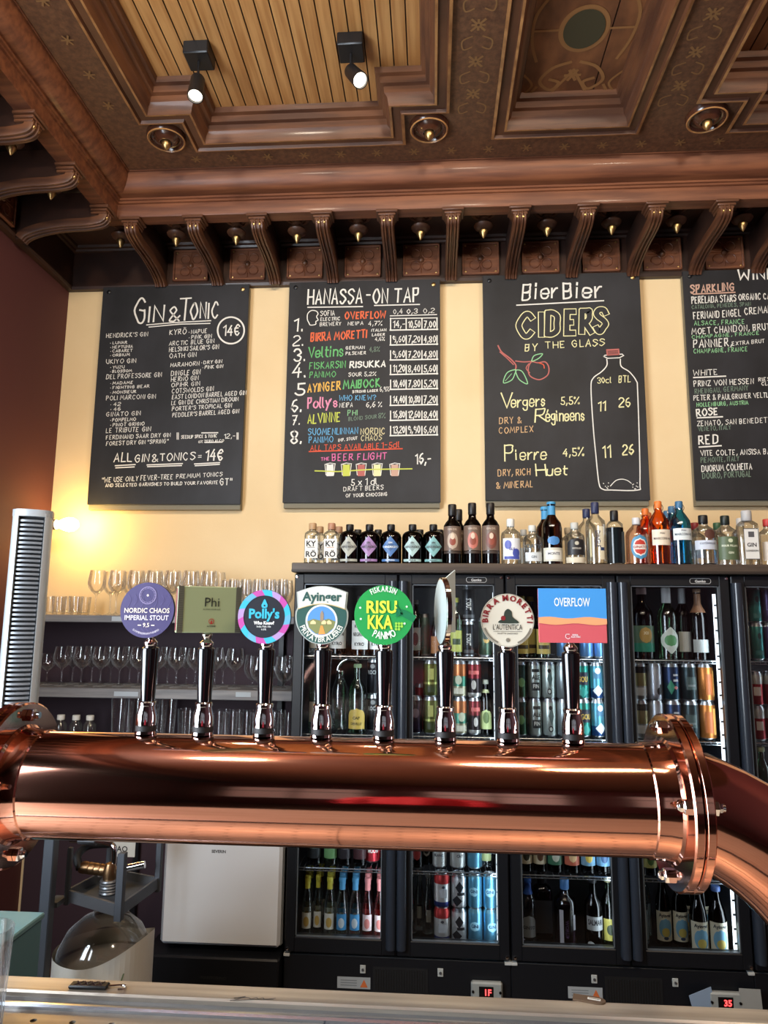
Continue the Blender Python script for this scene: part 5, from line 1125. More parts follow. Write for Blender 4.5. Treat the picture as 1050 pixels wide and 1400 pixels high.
cooler(1.2170, 1.67, 1, 'tall black cooler farthest from the glass shelves, holding teal boxes and cans', 3)
cooler_top = thing('cooler_top', 'long dark wood top running over all the black coolers', 'worktop', (.55, 3.27, FZT))
b = MB().box(-1.142, 1.25, -.30, .30, .001, CTOP-FZT, 0, .003); b.build('board', SLAB, cooler_top)
b = MB().box(-1.142, 1.25, -.3022, -.3002, .003, .012); b.build('edge_strip', pm('edge_strip_dark', srgb(44, 36, 32), .5), cooler_top)

# ------------------------------------------------------------------ what stands in the coolers
SIDE = {1: 'first', 2: 'second', 3: 'third', 4: 'fourth', 5: 'fifth'}
SHN = {0: 'floor', 1: 'lowest rack', 2: 'middle rack', 3: 'second rack', 4: 'top rack'}
PROTO = {}; WAIT = []
def stock(key, mk, look, kind, catg, door, shelf, px, py, Y=3.125, dz=0.0, pos='', grp=None, rz=0.0, depth=''):
    """one can or bottle on a rack: mk builds its mesh the first time"""
    if key not in PROTO:
        b, P = mk(); PROTO[key] = b.build(kind, P.l); o = PROTO[key]
    else: o = PROTO[key].copy(); COL.objects.link(o)
    p = atY(px, py, min(Y, 3.16)); o.location = (p.x, Y, SHZ[shelf]+dz+.0012+(.0005 if dz else 0)); o.rotation_euler.z = rz
    WAIT.append((o, look, catg, pos, shelf, door, grp or 'drinks on the %s of the %s cooler door' % (SHN[shelf], SIDE[door]), depth))
def can(key, body, look, door, shelf, px, py, h=.155, top=None, decals=(), stack=2, Y=3.125, r=.0325):
    for s in range(stack):
        stock(key, lambda: can_mesh(body, h, top, decals, r), look.rstrip(',') if look.endswith(',') else look+' can', 'beer_can', 'can', door, shelf, px, py, Y, s*(h-.003), ('upper' if s else 'lower') if stack > 1 else '', rz=random.uniform(-.25, .25))
def bot(key, kind, h, g, cap, labels, look, door, shelf, px, py, Y=3.125, depth='', **kw):
    stock(key, lambda: bottle_mesh(kind, h, g, cap, labels, **kw), look.rstrip(',') if look.endswith(',') else look+' bottle', 'drink_bottle', 'bottle', door, shelf, px, py, Y, rz=0, depth=depth)
WHT, CRM, BLKC = (226, 228, 224), (214, 206, 180), (20, 20, 24)
GAMB = glass('amber_glass', (.18, .08, .03), (.05, .02, .01), .07); GBLUE = glass('blue_glass', (.12, .5, .72), (.02, .16, .3), .08); GORA = glass('orange_glass', (.98, .36, .07), (.55, .12, .02), .08); GPINK = glass('pink_glass', (.97, .82, .78), (.75, .5, .46), .08)
# first door
bot('kyr', 'spirit', .255, GDARK, BLKC, [('rect', WHT, .10, .58, 1.3), ('text', 'NEGRONI', .32, .016, BLKC), ('text', 'KYRO', .16, .014, BLKC), ('text', 'KYRO', .46, .014, BLKC)], 'dark white-labelled spirit', 1, 4, 492, 890)
bot('kyr', 'spirit', .255, GDARK, BLKC, [], 'dark white-labelled spirit', 1, 4, 515, 890, Y=3.15)
bot('kyr', 'spirit', .255, GDARK, BLKC, [], 'dark white-labelled spirit', 1, 4, 460, 890, Y=3.2)
bot('clw', 'spirit', .24, GCLEAR, WHT, [('rect', WHT, .12, .5, 1.0)], 'clear white-labelled spirit', 1, 4, 432, 890, r=.032)
bot('clw', 'spirit', .24, GCLEAR, WHT, [], 'clear white-labelled spirit', 1, 4, 450, 890, Y=3.24)
bot('grn', 'wine', .30, glass('pale_green_glass', (.70, .82, .74), (.2, .34, .26), .1), (150, 160, 140), [('rect', (200, 200, 190), .14, .42, 1.0)], 'pale green unlabelled', 1, 3, 432, 990, r=.033)
bot('yel', 'wine', .285, GGREEN, (120, 150, 110), [('arch', (206, 176, 84), .06, .36, 1.1), ('text', 'CAP', .2, .012, (90, 80, 40)), ('text', 'DEVILLE', .12, .01, (90, 80, 40))], 'green yellow-labelled', 1, 3, 488, 990)
can('rock', (28, 30, 34), 'black rock-lettered', 1, 3, 510, 990, decals=(('text', 'ROCK', .62, .017, (150, 152, 150)), ('oval', (120, 124, 124), .8, .95, .35)), Y=3.17)
can('rock', (28, 30, 34), 'black rock-lettered', 1, 3, 529, 990, Y=3.17)
growl = thing('glass_growler', 'clear glass growler with a bent chrome handle on the second rack of the first cooler', 'jug', (atY(464, 990, 3.2).x, 3.2, SHZ[3]+.0012))  # jug made up to carry a chrome arc taken for a reflection
MB().lathe([(0, .004), (.032, .002), (.035, .01), (.035, .17), (.022, .21), (.017, .22), (.017, .25)], 24, cap=False).build('jug_body', GCLEAR, growl)
MB().tube(cat([(-.012, 0, .245), (-.008, 0, .27), (.02, 0, .297), (.06, -.01, .302), (.085, -.01, .29)], 6), .008, 12).build('handle', CHROME, growl); MB().lathe([(.019, .235), (.021, .24), (.021, .252), (0, .254)], 16, cap=False).build('lid', CHROME, growl)
# cut-off row under the pipe, first door
for k, (px, c, tx, g) in enumerate(((430, (40, 44, 48), '', 0), (452, (112, 160, 106), '', 0), (471, (40, 34, 40), '', 0), (492, (70, 40, 44), '', 0))):
    bot('d1_%d' % k, 'long', .24, GGREEN if k == 1 else GDARK, (60, 60, 60), [('rect', c, .10, .5, 1.2), ('rect', (190, 180, 190) if k == 2 else (120, 140, 130), .26, .36, .6)], ('green-labelled', 'pale green', 'grey-labelled', 'dark red-labelled')[(0, 1, 2, 3)[k]], 1, 1, px, 1178)
can('moon', (206, 60, 70), 'red moon-lettered', 1, 1, 508, 1178, h=.135, decals=(('text', 'MOON', .3, .017, (240, 232, 224)), ('text', 'TAMA', .6, .014, (240, 232, 224))), stack=1, r=.034); can('moon', (206, 60, 70), 'red moon-lettered', 1, 1, 529, 1178, h=.135, stack=1, Y=3.2)
MX = [416, 433, 450, 467, 485, 502, 519]; MC = ['y', 'y', 'y', 'b', 'b', 'p', 'p']
MCO = {'y': ((206, 196, 70), (222, 220, 206), (206, 170, 90), 'yellow-capped tonic'), 'b': ((84, 160, 208), (70, 150, 205), (214, 226, 232), 'blue-capped tonic'), 'p': ((224, 140, 140), (230, 206, 206), (214, 130, 124), 'pink-capped tonic')}
GMIX = {'y': glass('tonic_glass', (.84, .88, .84), (.42, .48, .44), .1, edge_light=.35), 'b': glass('tonic_glass', (1, 1, 1)), 'p': glass('rose_glass', (.85, .36, .36), (.42, .12, .14), .1, edge_light=.12)}
for r_, Y in enumerate((3.115, 3.175, 3.235)):
    for px, c in zip([q+3 if q < 420 else q for q in MX], MC):
        k = MCO[c]; bot('mix'+c, 'mini', .232, GMIX[c], k[0], [('rect', k[1], .16, .42, .9), ('oval', k[2], .19, .36, .5)], k[3], 1, 0, px, 1281, Y=Y, depth=('front', 'second', 'third')[r_]+' row', neck=(k[0], .74, .94))
# second door
bot('d2a', 'long', .24, GDARK, (90, 90, 94), [('rect', (120, 140, 136), .1, .5, 1.0), ('oval', (30, 40, 40), .18, .42, .5)], 'dark ring-labelled', 2, 4, 568, 893)
can('gg', (108, 130, 128), 'grey-green', 2, 4, 580, 893, h=.18, decals=(('rect', (70, 96, 96), .2, .8, .5),), stack=1, r=.029)
bot('d2b', 'stub', .2, GAMB, (40, 30, 24), [('rect', (168, 116, 74), .06, .42, 1.3)], 'brown-labelled', 2, 4, 598, 893)
bot('d2y', 'long', .25, GGREEN, (200, 200, 90), [('rect', (196, 206, 110), .08, .44, 1.2), ('rect', (60, 80, 50), .2, .3, .7)], 'yellow-green labelled', 2, 4, 624, 893); bot('d2y', 'long', .25, GGREEN, (200, 200, 90), [], 'yellow-green labelled', 2, 4, 616, 893, Y=3.2)
can('stout', (34, 36, 40), 'black stout-lettered', 2, 4, 641, 893, h=.152, decals=(('text', 'STOUT', .5, .022, (214, 216, 212), True), ('rect', (70, 74, 78), .05, .16, 1.0)), stack=2, r=.029)
can('dgr', (58, 78, 62), 'dark green', 2, 4, 664, 893, h=.165, decals=(('oval', (150, 120, 60), .35, .6, .45), ('oval', (30, 44, 34), .45, .72, .6)), stack=1, r=.031)
can('purp', [(0, .1, (40, 34, 52)), (.1, .9, (56, 44, 64)), (.9, 1, (40, 34, 52))], 'dark purple', 2, 3, 567, 1000, decals=(('oval', (120, 100, 120), .45, .75, .5),), stack=1)
can('olive', [(0, .35, (92, 100, 56)), (.35, .42, (190, 196, 120)), (.42, 1, (104, 112, 60))], 'olive and yellow', 2, 3, 589, 1000, decals=(('rect', (186, 190, 110), .5, .85, .35), ('rect', (60, 70, 40), .1, .3, .5)))
can('redtall', (150, 56, 60), 'tall plain red', 2, 3, 577, 1000, h=.2, stack=1, Y=3.22)
can('ortl', [(0, .3, (182, 178, 150)), (.3, .62, (78, 140, 118)), (.62, 1, (190, 120, 76))], 'orange and teal', 2, 3, 629, 1000, decals=(('oval', (206, 216, 190), .35, .65, .5), ('rect', (220, 220, 200), .06, .24, .8)), stack=2)
can('rdbk', [(0, .1, (190, 190, 186)), (.1, .55, (50, 44, 46)), (.55, 1, (120, 44, 50))], 'red and black', 2, 3, 649, 1000, decals=(('oval', (190, 186, 180), .2, .5, .35), ('rect', (200, 100, 96), .68, .8, .8)), stack=2)
bot('d2g', 'long', .225, GDARK, (160, 164, 150), [('arch', (176, 190, 130), .1, .46, 1.0), ('oval', (90, 110, 60), .2, .42, .5)], 'dark green-labelled', 2, 3, 665, 1000, neck=((190, 196, 150), .70, .84))
for k, (px, c, t_) in enumerate(((601, WHT, 'BLANC'), (626, WHT, 'CAT'))):
    can('wh%d' % k, c, ('white plain', 'white black-drawn')[k], 2, 1, px, 1184, h=.15, decals=(('text', t_, .3, .010, (60, 60, 70)), ('oval', (40, 40, 44), .5, .8, .25)), stack=1)
can('blu', (110, 176, 208), 'pale blue', 2, 1, 649, 1184, h=.15, stack=1, top=(150, 190, 210)); bot('d2c', 'long', .23, GCLEAR, (180, 190, 150), [('rect', (170, 184, 130), .1, .46, .8)], 'clear green-labelled', 2, 1, 665, 1184)
bot('d2k', 'long', .23, GDARK, (140, 40, 44), [('oval', (160, 60, 60), .12, .34, .6)], 'dark red-spotted', 2, 1, 570, 1184); bot('d2l', 'long', .23, GDARK, (140, 140, 140), [('oval', (150, 150, 150), .14, .4, .7), ('oval', (30, 30, 30), .18, .36, .5)], 'dark grey ring-labelled', 2, 1, 583, 1184)
RW = [(0, .16, (60, 70, 130)), (.16, .78, (226, 224, 222)), (.78, 1, (196, 66, 66))]
can('rw', RW, 'slim white blue-footed red-topped', 2, 0, 604.5, 1289, h=.133, top=(196, 66, 66), decals=(('rect', (170, 174, 180), .3, .6, .5), ('oval', (60, 60, 70), .62, .72, .2)))
can('zb', (226, 228, 230), 'slim white bird-painted', 2, 0, 628, 1289, h=.133, decals=(('diamond', (24, 24, 30), .45, .9, .55, .15), ('diamond', (24, 24, 30), .02, .4, .7, -.2), ('rect', (24, 24, 30), .4, .5, .5, .35)))
can('gi', (106, 178, 214), 'sky blue round-badge', 2, 0, 650, 1289, h=.133, top=(130, 190, 214), decals=(('oval', (150, 206, 228), .38, .7, .7), ('text', 'GINI', .5, .012, (30, 70, 110)))); can('gi', (106, 178, 214), 'sky blue round-badge', 2, 0, 671, 1289, h=.133)
for i, px in enumerate((561, 573, 586)): bot('dim', 'mini', .235, GMIX['b'], (130, 134, 130), [('rect', (150, 154, 150), .2, .4, .4)], 'dim clear', 2, 0, px, 1289, Y=3.2)
# third door
bot('d3y', 'long', .26, GGREEN, (200, 180, 90), [('rect', (202, 184, 104), .06, .46, 1.2), ('rect', (70, 60, 40), .14, .2, .8)], 'green yellow-labelled', 3, 4, 714, 898); bot('d3y', 'stub', .26, GGREEN, (200, 180, 90), [], 'green yellow-labelled', 3, 4, 743, 898); bot('d3y', 'stub', .26, GGREEN, (200, 180, 90), [], 'green yellow-labelled', 3, 4, 728, 898, Y=3.2)
VI = [(0, .5, (96, 150, 206)), (.5, 1, (110, 112, 206))]
can('vio', VI, 'blue and violet', 3, 4, 772, 898, decals=(('rect', (170, 200, 220), .55, .75, .7),)); can('vio', VI, 'blue and violet', 3, 4, 802, 898); can('vio', VI, 'blue and violet', 3, 4, 821, 898)
can('grk', [(0, .5, (60, 92, 70)), (.5, 1, (40, 60, 56))], 'green and dark', 3, 3, 712, 1008, decals=(('oval', (110, 160, 110), .3, .6, .5),))
can('wb', (200, 212, 208), 'silver can with black block lettering,', 3, 3, 732, 1008, decals=(('rect', (34, 38, 40), .2, .45, .7), ('text', 'ALE', .55, .018, (34, 38, 40)), ('text', 'FIN', .28, .016, (220, 224, 220)), ('rect', (34, 38, 40), .78, .88, .6)))
can('wf', (206, 220, 214), 'silver can with a black-hatted drawing,', 3, 3, 752, 1008, decals=(('oval', (36, 40, 44), .08, .28, .35), ('oval', (200, 210, 204), .12, .24, .2), ('diamond', (90, 110, 110), .3, .85, .4, .1), ('oval', (30, 32, 36), .76, .9, .25)))
can('pal', (176, 190, 196), 'pale grey', 3, 3, 772, 1008)
can('gou', [(0, .12, (40, 110, 108)), (.12, 1, (50, 140, 126))], 'teal goulash-lettered', 3, 3, 798, 1008, decals=(('rect', (36, 40, 60), .4, .8, .9), ('text', 'GOU', .5, .022, (226, 190, 80)), ('diamond', (60, 170, 160), .0, .35, .8)), stack=2)
can('tb', [(0, .3, (36, 70, 120)), (.3, 1, (84, 150, 170))], 'teal blue', 3, 3, 818, 1008, decals=(('diamond', (210, 220, 224), .05, .4, .8), ('rect', (60, 110, 140), .6, .8, .6), ('oval', (230, 232, 230), .75, .95, .4)))
for k, (px, c, c2, look) in enumerate(((719, CRM, (60, 60, 50), 'cream-labelled'), (738, CRM, (90, 60, 40), 'cream name-labelled'), (759, (60, 110, 84), (200, 206, 190), 'green-labelled'), (782, (196, 104, 80), (236, 200, 150), 'orange-labelled'), (804, (120, 170, 200), (214, 190, 90), 'sky and yellow-labelled'), (825, (110, 160, 196), (60, 90, 130), 'blue-labelled'))):
    bot('d3_%d' % k, 'stub', .23, GDARK, (120, 110, 90), [('rect', c, .12, .5, 1.3), ('oval', c2, .17, .36, .5), ('text', ('ALE', 'KASTE', 'IPA', '', '', '')[k] or 'OL', .4, .012, c2)], 'dark '+look, 3, 1, px, 1190)
bot('e3a', 'long', .252, GCLEAR, (50, 100, 190), [('arch', (150, 160, 166), .14, .46, 1.0), ('text', 'GINTO', .26, .012, (40, 50, 60))], 'clear blue-necked', 3, 0, 723, 1300, neck=((50, 96, 190), .74, .94)); bot('e3b', 'square', .25, GDARK, BLKC, [('rect', (40, 42, 46), .1, .6, .9)], 'black square', 3, 0, 745, 1300, r=.045, Y=3.2)
bot('e3c', 'spirit', .252, glass('violet_glass', (.36, .24, .34), (.12, .07, .12), .08), (80, 130, 190), [('rect', (190, 190, 200), .06, .58, .18, -.5), ('rect', (170, 170, 180), .28, .5, .14, .75), ('text', 'WORLD', .3, .013, (60, 40, 70), 'v')], 'large violet blue-capped', 3, 0, 774, 1300, r=.044)
bot('e3d', 'wine', .255, GDARK, BLKC, [('rect', (164, 168, 170), .28, .48, 1.0), ('text', 'SALMARI', .36, .02, (30, 30, 34)), ('oval', (200, 206, 206), .02, .12, .4, -.55)], 'black silver-labelled', 3, 0, 813, 1300, r=.042)
bot('e3e', 'wine', .252, GGREEN, (200, 196, 150), [('rect', (206, 196, 100), .1, .42, .9), ('oval', (70, 80, 60), .18, .34, .5)], 'green lemon-labelled', 3, 0, 836, 1300)
# fourth door
bot('w1', 'wine', .30, GDARK, (190, 160, 160), [('rect', (40, 130, 110), .10, .22, 1.4), ('rect', (84, 112, 92), .22, .46, 1.4), ('oval', (170, 140, 80), .22, .44, .6), ('text', 'XII', .34, .012, (220, 210, 180))], 'dark teal-and-gold-labelled wine', 4, 4, 881, 908, r=.044, capz=.08)
bot('w2', 'wine', .30, GGREEN, (190, 190, 190), [('hex', (200, 212, 206), .08, .44, 1.05), ('oval', (90, 150, 100), .18, .34, .65)], 'green wine with a pale hexagon label,', 4, 4, 915, 908, r=.040, capz=.2)
bot('w3', 'wine', .30, GDARK, (180, 184, 186), [('rect', (190, 194, 192), .1, .38, .9)], 'dark white-labelled wine', 4, 4, 939, 908, Y=3.18, capz=.2); bot('w4', 'wine', .295, GDARK, (110, 84, 64), [('rect', (176, 182, 182), .1, .28, 1.1)], 'dark gold-necked sparkling', 4, 4, 958, 908, neck=((120, 84, 60), .66, .93))
can('d4a', [(0, .4, (150, 150, 150)), (.4, .8, (140, 132, 96)), (.8, 1, (40, 40, 44))], 'khaki and grey', 4, 3, 878, 1018, decals=(('rect', (180, 182, 184), .1, .35, 1.0),)); can('d4b', [(0, .15, (170, 176, 190)), (.15, 1, (190, 196, 206))], 'pale can with a black dog,', 4, 3, 899, 1018, decals=(('oval', (30, 30, 36), .12, .36, .35, .15), ('oval', (30, 30, 36), .3, .46, .16, .35)))
can('d4c', [(0, .5, (40, 70, 84)), (.5, 1, (44, 60, 92))], 'navy and teal', 4, 3, 922, 1018, decals=(('rect', (206, 212, 220), .55, .62, .35, .35), ('rect', (206, 212, 220), .72, .78, .35, .35), ('diamond', (60, 150, 120), .15, .6, .5, -.3), ('diamond', (200, 120, 120), .3, .42, .3, .3)))
can('d4d', (52, 66, 70), 'dark slate', 4, 3, 946, 1018, decals=(('rect', (76, 96, 96), .3, .7, .7), ('rect', (130, 140, 140), .4, .46, .5))); can('d4e', [(0, 1, (206, 130, 66))], 'orange glowing', 4, 3, 969, 1018, decals=(('rect', (176, 96, 44), .15, .8, .5), ('rect', (226, 170, 90), .1, .9, .25, .8)))  # orange can with a darker and a paler strip
for i, (px, look) in enumerate(((866, 'dark yellow-labelled'), (888, 'dark yellow-labelled'), (966, 'dark cream-labelled'), (978, 'dark cream-labelled'))):
    bot('d4_%d' % (i//2), 'stub', .23, GDARK, (90, 90, 70), [('rect', (176, 176, 110) if i < 2 else (206, 206, 190), .12, .42, 1.1), ('oval', (80, 110, 60), .16, .36, .45)], look, 4, 1, px, 1200)
AYL = [('rect', (206, 202, 180), .06, .50, 1.25), ('oval', (112, 166, 196), .10, .40, .85), ('oval', (196, 180, 96), .12, .26, .5), ('text', 'Ayinger', .42, .013, (40, 50, 60)), ('oval', (40, 60, 90), .08, .13, .3)]
for i, (px, Y) in enumerate(((957, 3.10), (983, 3.10), (912, 3.19), (935, 3.19), (954, 3.26), (976, 3.26))):
    bot('ay', 'stub', .252, GDARK, (70, 96, 150), AYL, 'brown blue-crested beer', 4, 0, px, 1300, Y=Y, depth='front row' if i < 2 else ('second row' if i < 4 else 'third row'), r=.034, neck=((206, 206, 190), .62, .76))
bot('e4', 'long', .25, GCLEAR, (190, 196, 196), [('rect', (120, 140, 150), .05, .5, .8)], 'clear silver-labelled', 4, 0, 882, 1300, Y=3.2); bot('e4', 'long', .25, GCLEAR, (190, 196, 196), [], 'clear silver-labelled', 4, 0, 893, 1300, Y=3.27)
# fifth door
can('tealbox', (70, 140, 138), 'teal', 5, 4, 1037, 905, decals=(('oval', (40, 60, 66), .6, .8, .3), ('rect', (50, 110, 112), .1, .25, .7))); can('beig', (170, 156, 136), 'beige', 5, 4, 1017, 905); can('purp5', (84, 74, 110), 'purple', 5, 4, 1056, 905)
can('red5', [(0, .7, (168, 60, 66)), (.7, 1, (190, 190, 186))], 'red and silver', 5, 3, 1038, 1010, h=.14, decals=(('rect', (206, 190, 186), .3, .6, .5),)); can('red5', 0, 'red and silver', 5, 3, 1060, 1010, h=.14); can('gr5', (160, 162, 150), 'silver', 5, 3, 1018, 1010, h=.14)
for px in (1030, 1048): bot('g5', 'long', .23, GGREEN, (170, 180, 150), [('oval', (176, 190, 150), .16, .4, .7)], 'green pale-labelled', 5, 2, px, 1085)
# neighbours that would touch are slimmed a little so that each stands free
rad = {id(w_[0]): max(w_[0].data.vertices[k].co.xy.length for k in range(len(w_[0].data.vertices))) if True else 0 for w_ in WAIT}
fac = {id(w_[0]): 1.0 for w_ in WAIT}
for it in range(4):
    for i, a in enumerate(WAIT):
        for c in WAIT[i+1:]:
            if a[4] == c[4] and a[5] == c[5] and abs(a[0].location.z-c[0].location.z) < .12:
                d = (a[0].location.xy-c[0].location.xy).length; s_ = rad[id(a[0])]*fac[id(a[0])]+rad[id(c[0])]*fac[id(c[0])]
                if d < s_+.0008:
                    if d < s_*.86:
                        q = c if c[0].location.y >= a[0].location.y else a; q[0].location.y += .012
                    else:
                        k = (d-.0008)/s_*.995; fac[id(a[0])] *= k; fac[id(c[0])] *= k
for w_ in WAIT: w_[0].scale = (fac[id(w_[0])], fac[id(w_[0])], 1)
# labels: what it is, which of its stack, counted along the rack when several look alike
cnt = {}; idx = {}
ky = lambda w_: (w_[1], w_[3], w_[4], w_[5], w_[7])
for w_ in WAIT: cnt[ky(w_)] = cnt.get(ky(w_), 0)+1
for w_ in sorted(WAIT, key=lambda q: q[0].location.x):
    o, look, catg, pos, shelf, door, grp, depth = w_; k = ky(w_); idx[k] = idx.get(k, 0)+1
    s = (ORD[idx[k]-1]+' ' if cnt[k] > 1 else '')+look
    tail = '%s behind %s cooler door' % (SHN[shelf], SIDE[door])
    tag(o, ', '.join([q for q in (s, pos, depth, tail) if q]), catg, grp)
    if 'round-badge' not in look: pass
# ------------------------------------------------------------------ bottles on top of the coolers
TZ_ = CTOP+.001
def top(px, Y, label, kind, h, g, capc, labels=(), r=None, fill=None, neck=None, capz=None, stopper=False, base=768, swing=False):
    p = atY(px, 745, Y); t = thing('gin_bottle', label, 'bottle', (p.x, Y, TZ_), 'bottles on top of the coolers')
    b, P = bottle_mesh(kind, h, g, capc, labels, r=r, fill=fill, neck=neck, capz=capz)
    gi = [0]; ci = [P.l.index(paint(*capc) if isinstance(capc, tuple) else capc)]; li = [P.l.index(fill[0])] if fill else []
    lab = [i for i in range(len(P.l)) if i not in gi+ci+li]
    split_build(b, P, [('bottle_glass', gi), ('stopper', ci)]+([('liquid', li)] if li else [])+[('label', lab)], t)
    if swing: MB().tube(cat([(-.014, 0, h*.84), (-.02, -.004, h*.9), (-.012, 0, h*.97), (0, 0, h*1.0), (.012, 0, h*.97), (.02, -.004, h*.9), (.014, 0, h*.84)], 4), .0013, 6).build('swing_wire', CHROME, t)
    return t
LIQ = {'clear': None}
def liq(r, g, b_, rough=.15): return glass('liquid_%d_%d_%d' % (r, g, b_), tuple(srgb(r, g, b_)[:3]), tuple(srgb(r*.6, g*.6, b_*.6)[:3]), .03)
def hend(px, Y, label, col, txt, txc=(60, 60, 66), cap=(22, 20, 22), h=.174):
    return top(px, Y, label, 'apoth', h, GDARK, cap, [('diamond', col, .17, .68, .86), ('diamond', tuple(int(c*.8) for c in col), .30, .55, .45), ('text', "HENDRICK'S", .39, .0085, txc), ('text', 'GIN', .50, .007, txc), ('rect', col, .055, .115, .9), ('text', txt, .07, .006, txc)], capz=.03)
KY = lambda a: [('rect', (232, 230, 224), .13, .60, .86), ('text', 'KY', .42, .024, (22, 22, 22)), ('text', 'RÖ', .165, .024, (22, 22, 22)), ('rect', a, .385, .40, .5)]
top(427, 3.05, 'clear gin bottle with big black lettering, nearest the glass shelves', 'square', .178, GCLEAR, (186, 150, 112), KY((120, 120, 116)), r=.038, fill=(liq(226, 224, 190), .6))
top(453, 3.05, 'square gin bottle with big black lettering and orange-pink liquid', 'square', .178, GCLEAR, (176, 128, 100), KY((196, 150, 120)), r=.038, fill=(liq(236, 150, 92), .6))
top(437, 3.16, 'clear gin bottle behind the big-lettered one nearest the glass shelves', 'square', .178, GCLEAR, (176, 140, 104), KY((120, 120, 116)), r=.038); top(463, 3.16, 'clear gin bottle behind the orange-pink one with big black lettering', 'square', .178, GCLEAR, (170, 130, 100), KY((196, 150, 120)), r=.038)
hend(478, 3.06, 'black apothecary gin bottle with light grey diamond label', (176, 178, 168), 'GIN'); hend(505, 3.06, 'black apothecary gin bottle with lilac diamond label', (160, 126, 176), 'LUNAR'); hend(534.5, 3.06, 'black apothecary gin bottle with deep blue diamond label and ball stopper', (76, 116, 172), 'NEPTUNIA', (220, 226, 230))
hend(564, 3.06, 'black apothecary gin bottle with pale aqua diamond label', (170, 198, 198), 'ORBIUM'); hend(592.5, 3.06, 'black apothecary gin bottle with teal diamond label beside the tall black bottles', (124, 172, 174), 'CABARET')
for px, l, c in ((489, 'grey and lilac', (176, 178, 168)), (517, 'lilac and deep blue', (160, 126, 176)), (574, 'pale aqua and teal', (150, 198, 200)), (601, 'teal-labelled and tall brown-labelled', (104, 172, 176))): hend(px, 3.19, 'black apothecary gin bottle behind, between the %s ones' % l, c, 'GIN', h=.168)
PRO = [('rect', (112, 92, 80), .22, .62, 1.25), ('oval', (178, 158, 140), .24, .52, .6), ('oval', (140, 70, 56), .30, .44, .35), ('text', 'GIN DEL', .555, .008, (190, 170, 150)), ('oval', (210, 190, 170), .40, .50, .22), ('rect', (60, 48, 42), .17, .21, 1.1)]
for px, c, l in ((618.5, (178, 158, 140), 'tall black gin bottle with brown portrait label, beside the teal apothecary bottle'), (646, (186, 110, 96), 'tall black gin bottle with brown and red figure label, middle of three'), (671, (112, 62, 50), 'tall black gin bottle with darkest brown label, last of three')):
    top(px, 3.06, l, 'tall', .262 if px < 630 else .268, GDARK, (22, 20, 20), PRO[:1]+[('oval', c, .24, .52, .6)]+PRO[2:], r=.0385, capz=.03)
top(627, 3.2, 'tall black gin bottle behind the brown portrait bottle', 'tall', .262, GDARK, (22, 20, 20), PRO, r=.0385)
top(698.5, 3.06, 'clear gin bottle with blue swirl label and white stopper', 'spirit', .198, GCLEAR, (222, 222, 218), [('rect', (222, 226, 232), .1, .56, 1.0), ('oval', (70, 84, 170), .14, .34, .4, .45), ('oval', (90, 100, 180), .32, .52, .35, -.4), ('text', 'ISLE', .3, .011, (50, 60, 140)), ('rect', (70, 84, 170), .11, .17, .8)], r=.042, capz=.05)
top(716, 3.2, 'small clear bottle behind, with a steel stopper', 'spirit', .17, GCLEAR, (190, 192, 192), [('rect', (190, 196, 200), .1, .5, .8)], r=.036)
top(728, 3.06, 'short clear gin bottle with frosted band, beside the blue-capsuled bottle', 'spirit', .170, GCLEAR, (206, 206, 200), [('text', 'OATH', .40, .018, (66, 76, 84)), ('rect', (206, 212, 216), .08, .3, .95), ('text', 'GIN', .16, .01, (90, 98, 110))], r=.041, fill=(liq(224, 228, 226), .5))
BL = [('rect', (206, 204, 190), .05, .26, 1.2), ('rect', (226, 226, 220), .08, .22, .9), ('text', 'MONTE', .15, .011, (60, 60, 80)), ('oval', (70, 130, 190), .30, .44, .6)]
top(755, 3.06, 'dark gin bottle with long bright blue capsule and blue seal', 'wine', .272, GAMB, (70, 150, 196), BL, r=.0425, capz=.02, neck=((66, 146, 196), .78, .95)); top(746, 3.19, 'dark blue-capsuled bottle behind its twin', 'wine', .272, GAMB, (70, 150, 196), BL, r=.0425, neck=((66, 146, 196), .78, .95))
top(786, 3.06, 'short amber gin bottle with black arched label', 'spirit', .182, GCLEAR, (196, 196, 190), [('arch', (30, 30, 34), .22, .62, 1.0), ('text', 'DISTILLED', .36, .006, (200, 196, 186)), ('oval', (190, 186, 170), .45, .54, .2), ('rect', (214, 206, 186), .04, .17, 1.2)], r=.042, fill=(liq(178, 96, 48), .5)); top(777, 3.18, 'short amber gin bottle behind, half hidden by the black-labelled one', 'spirit', .176, GCLEAR, (190, 180, 160), [], r=.04, fill=(liq(190, 120, 60), .5))
top(815, 3.06, 'tall clear gin bottle with large vertical lettering', 'spirit', .27, GCLEAR, (40, 48, 84), [('rect', (226, 218, 190), .08, .60, .26, .38), ('text', 'DINGLE', .40, .021, (36, 40, 70), 'v'), ('rect', (40, 60, 96), .22, .27, .22, .42), ('rect', (200, 190, 150), .12, .55, .08, -.75)], r=.042, capz=.06, fill=(liq(236, 232, 214), .55)); top(803, 3.19, 'tall clear blue-capped bottle behind the vertically lettered one', 'spirit', .262, GCLEAR, (40, 48, 84), [('rect', (226, 218, 190), .1, .5, .3)], r=.042)
top(841, 3.05, 'clear-necked bottle filled with near-black liquid under a black cap', 'square', .232, GCLEAR, (20, 20, 22), [('rect', (24, 34, 40), .03, .60, 1.0)], r=.038, fill=(pm('black_liquid', srgb(14, 22, 26), .15), .7), capz=.06)
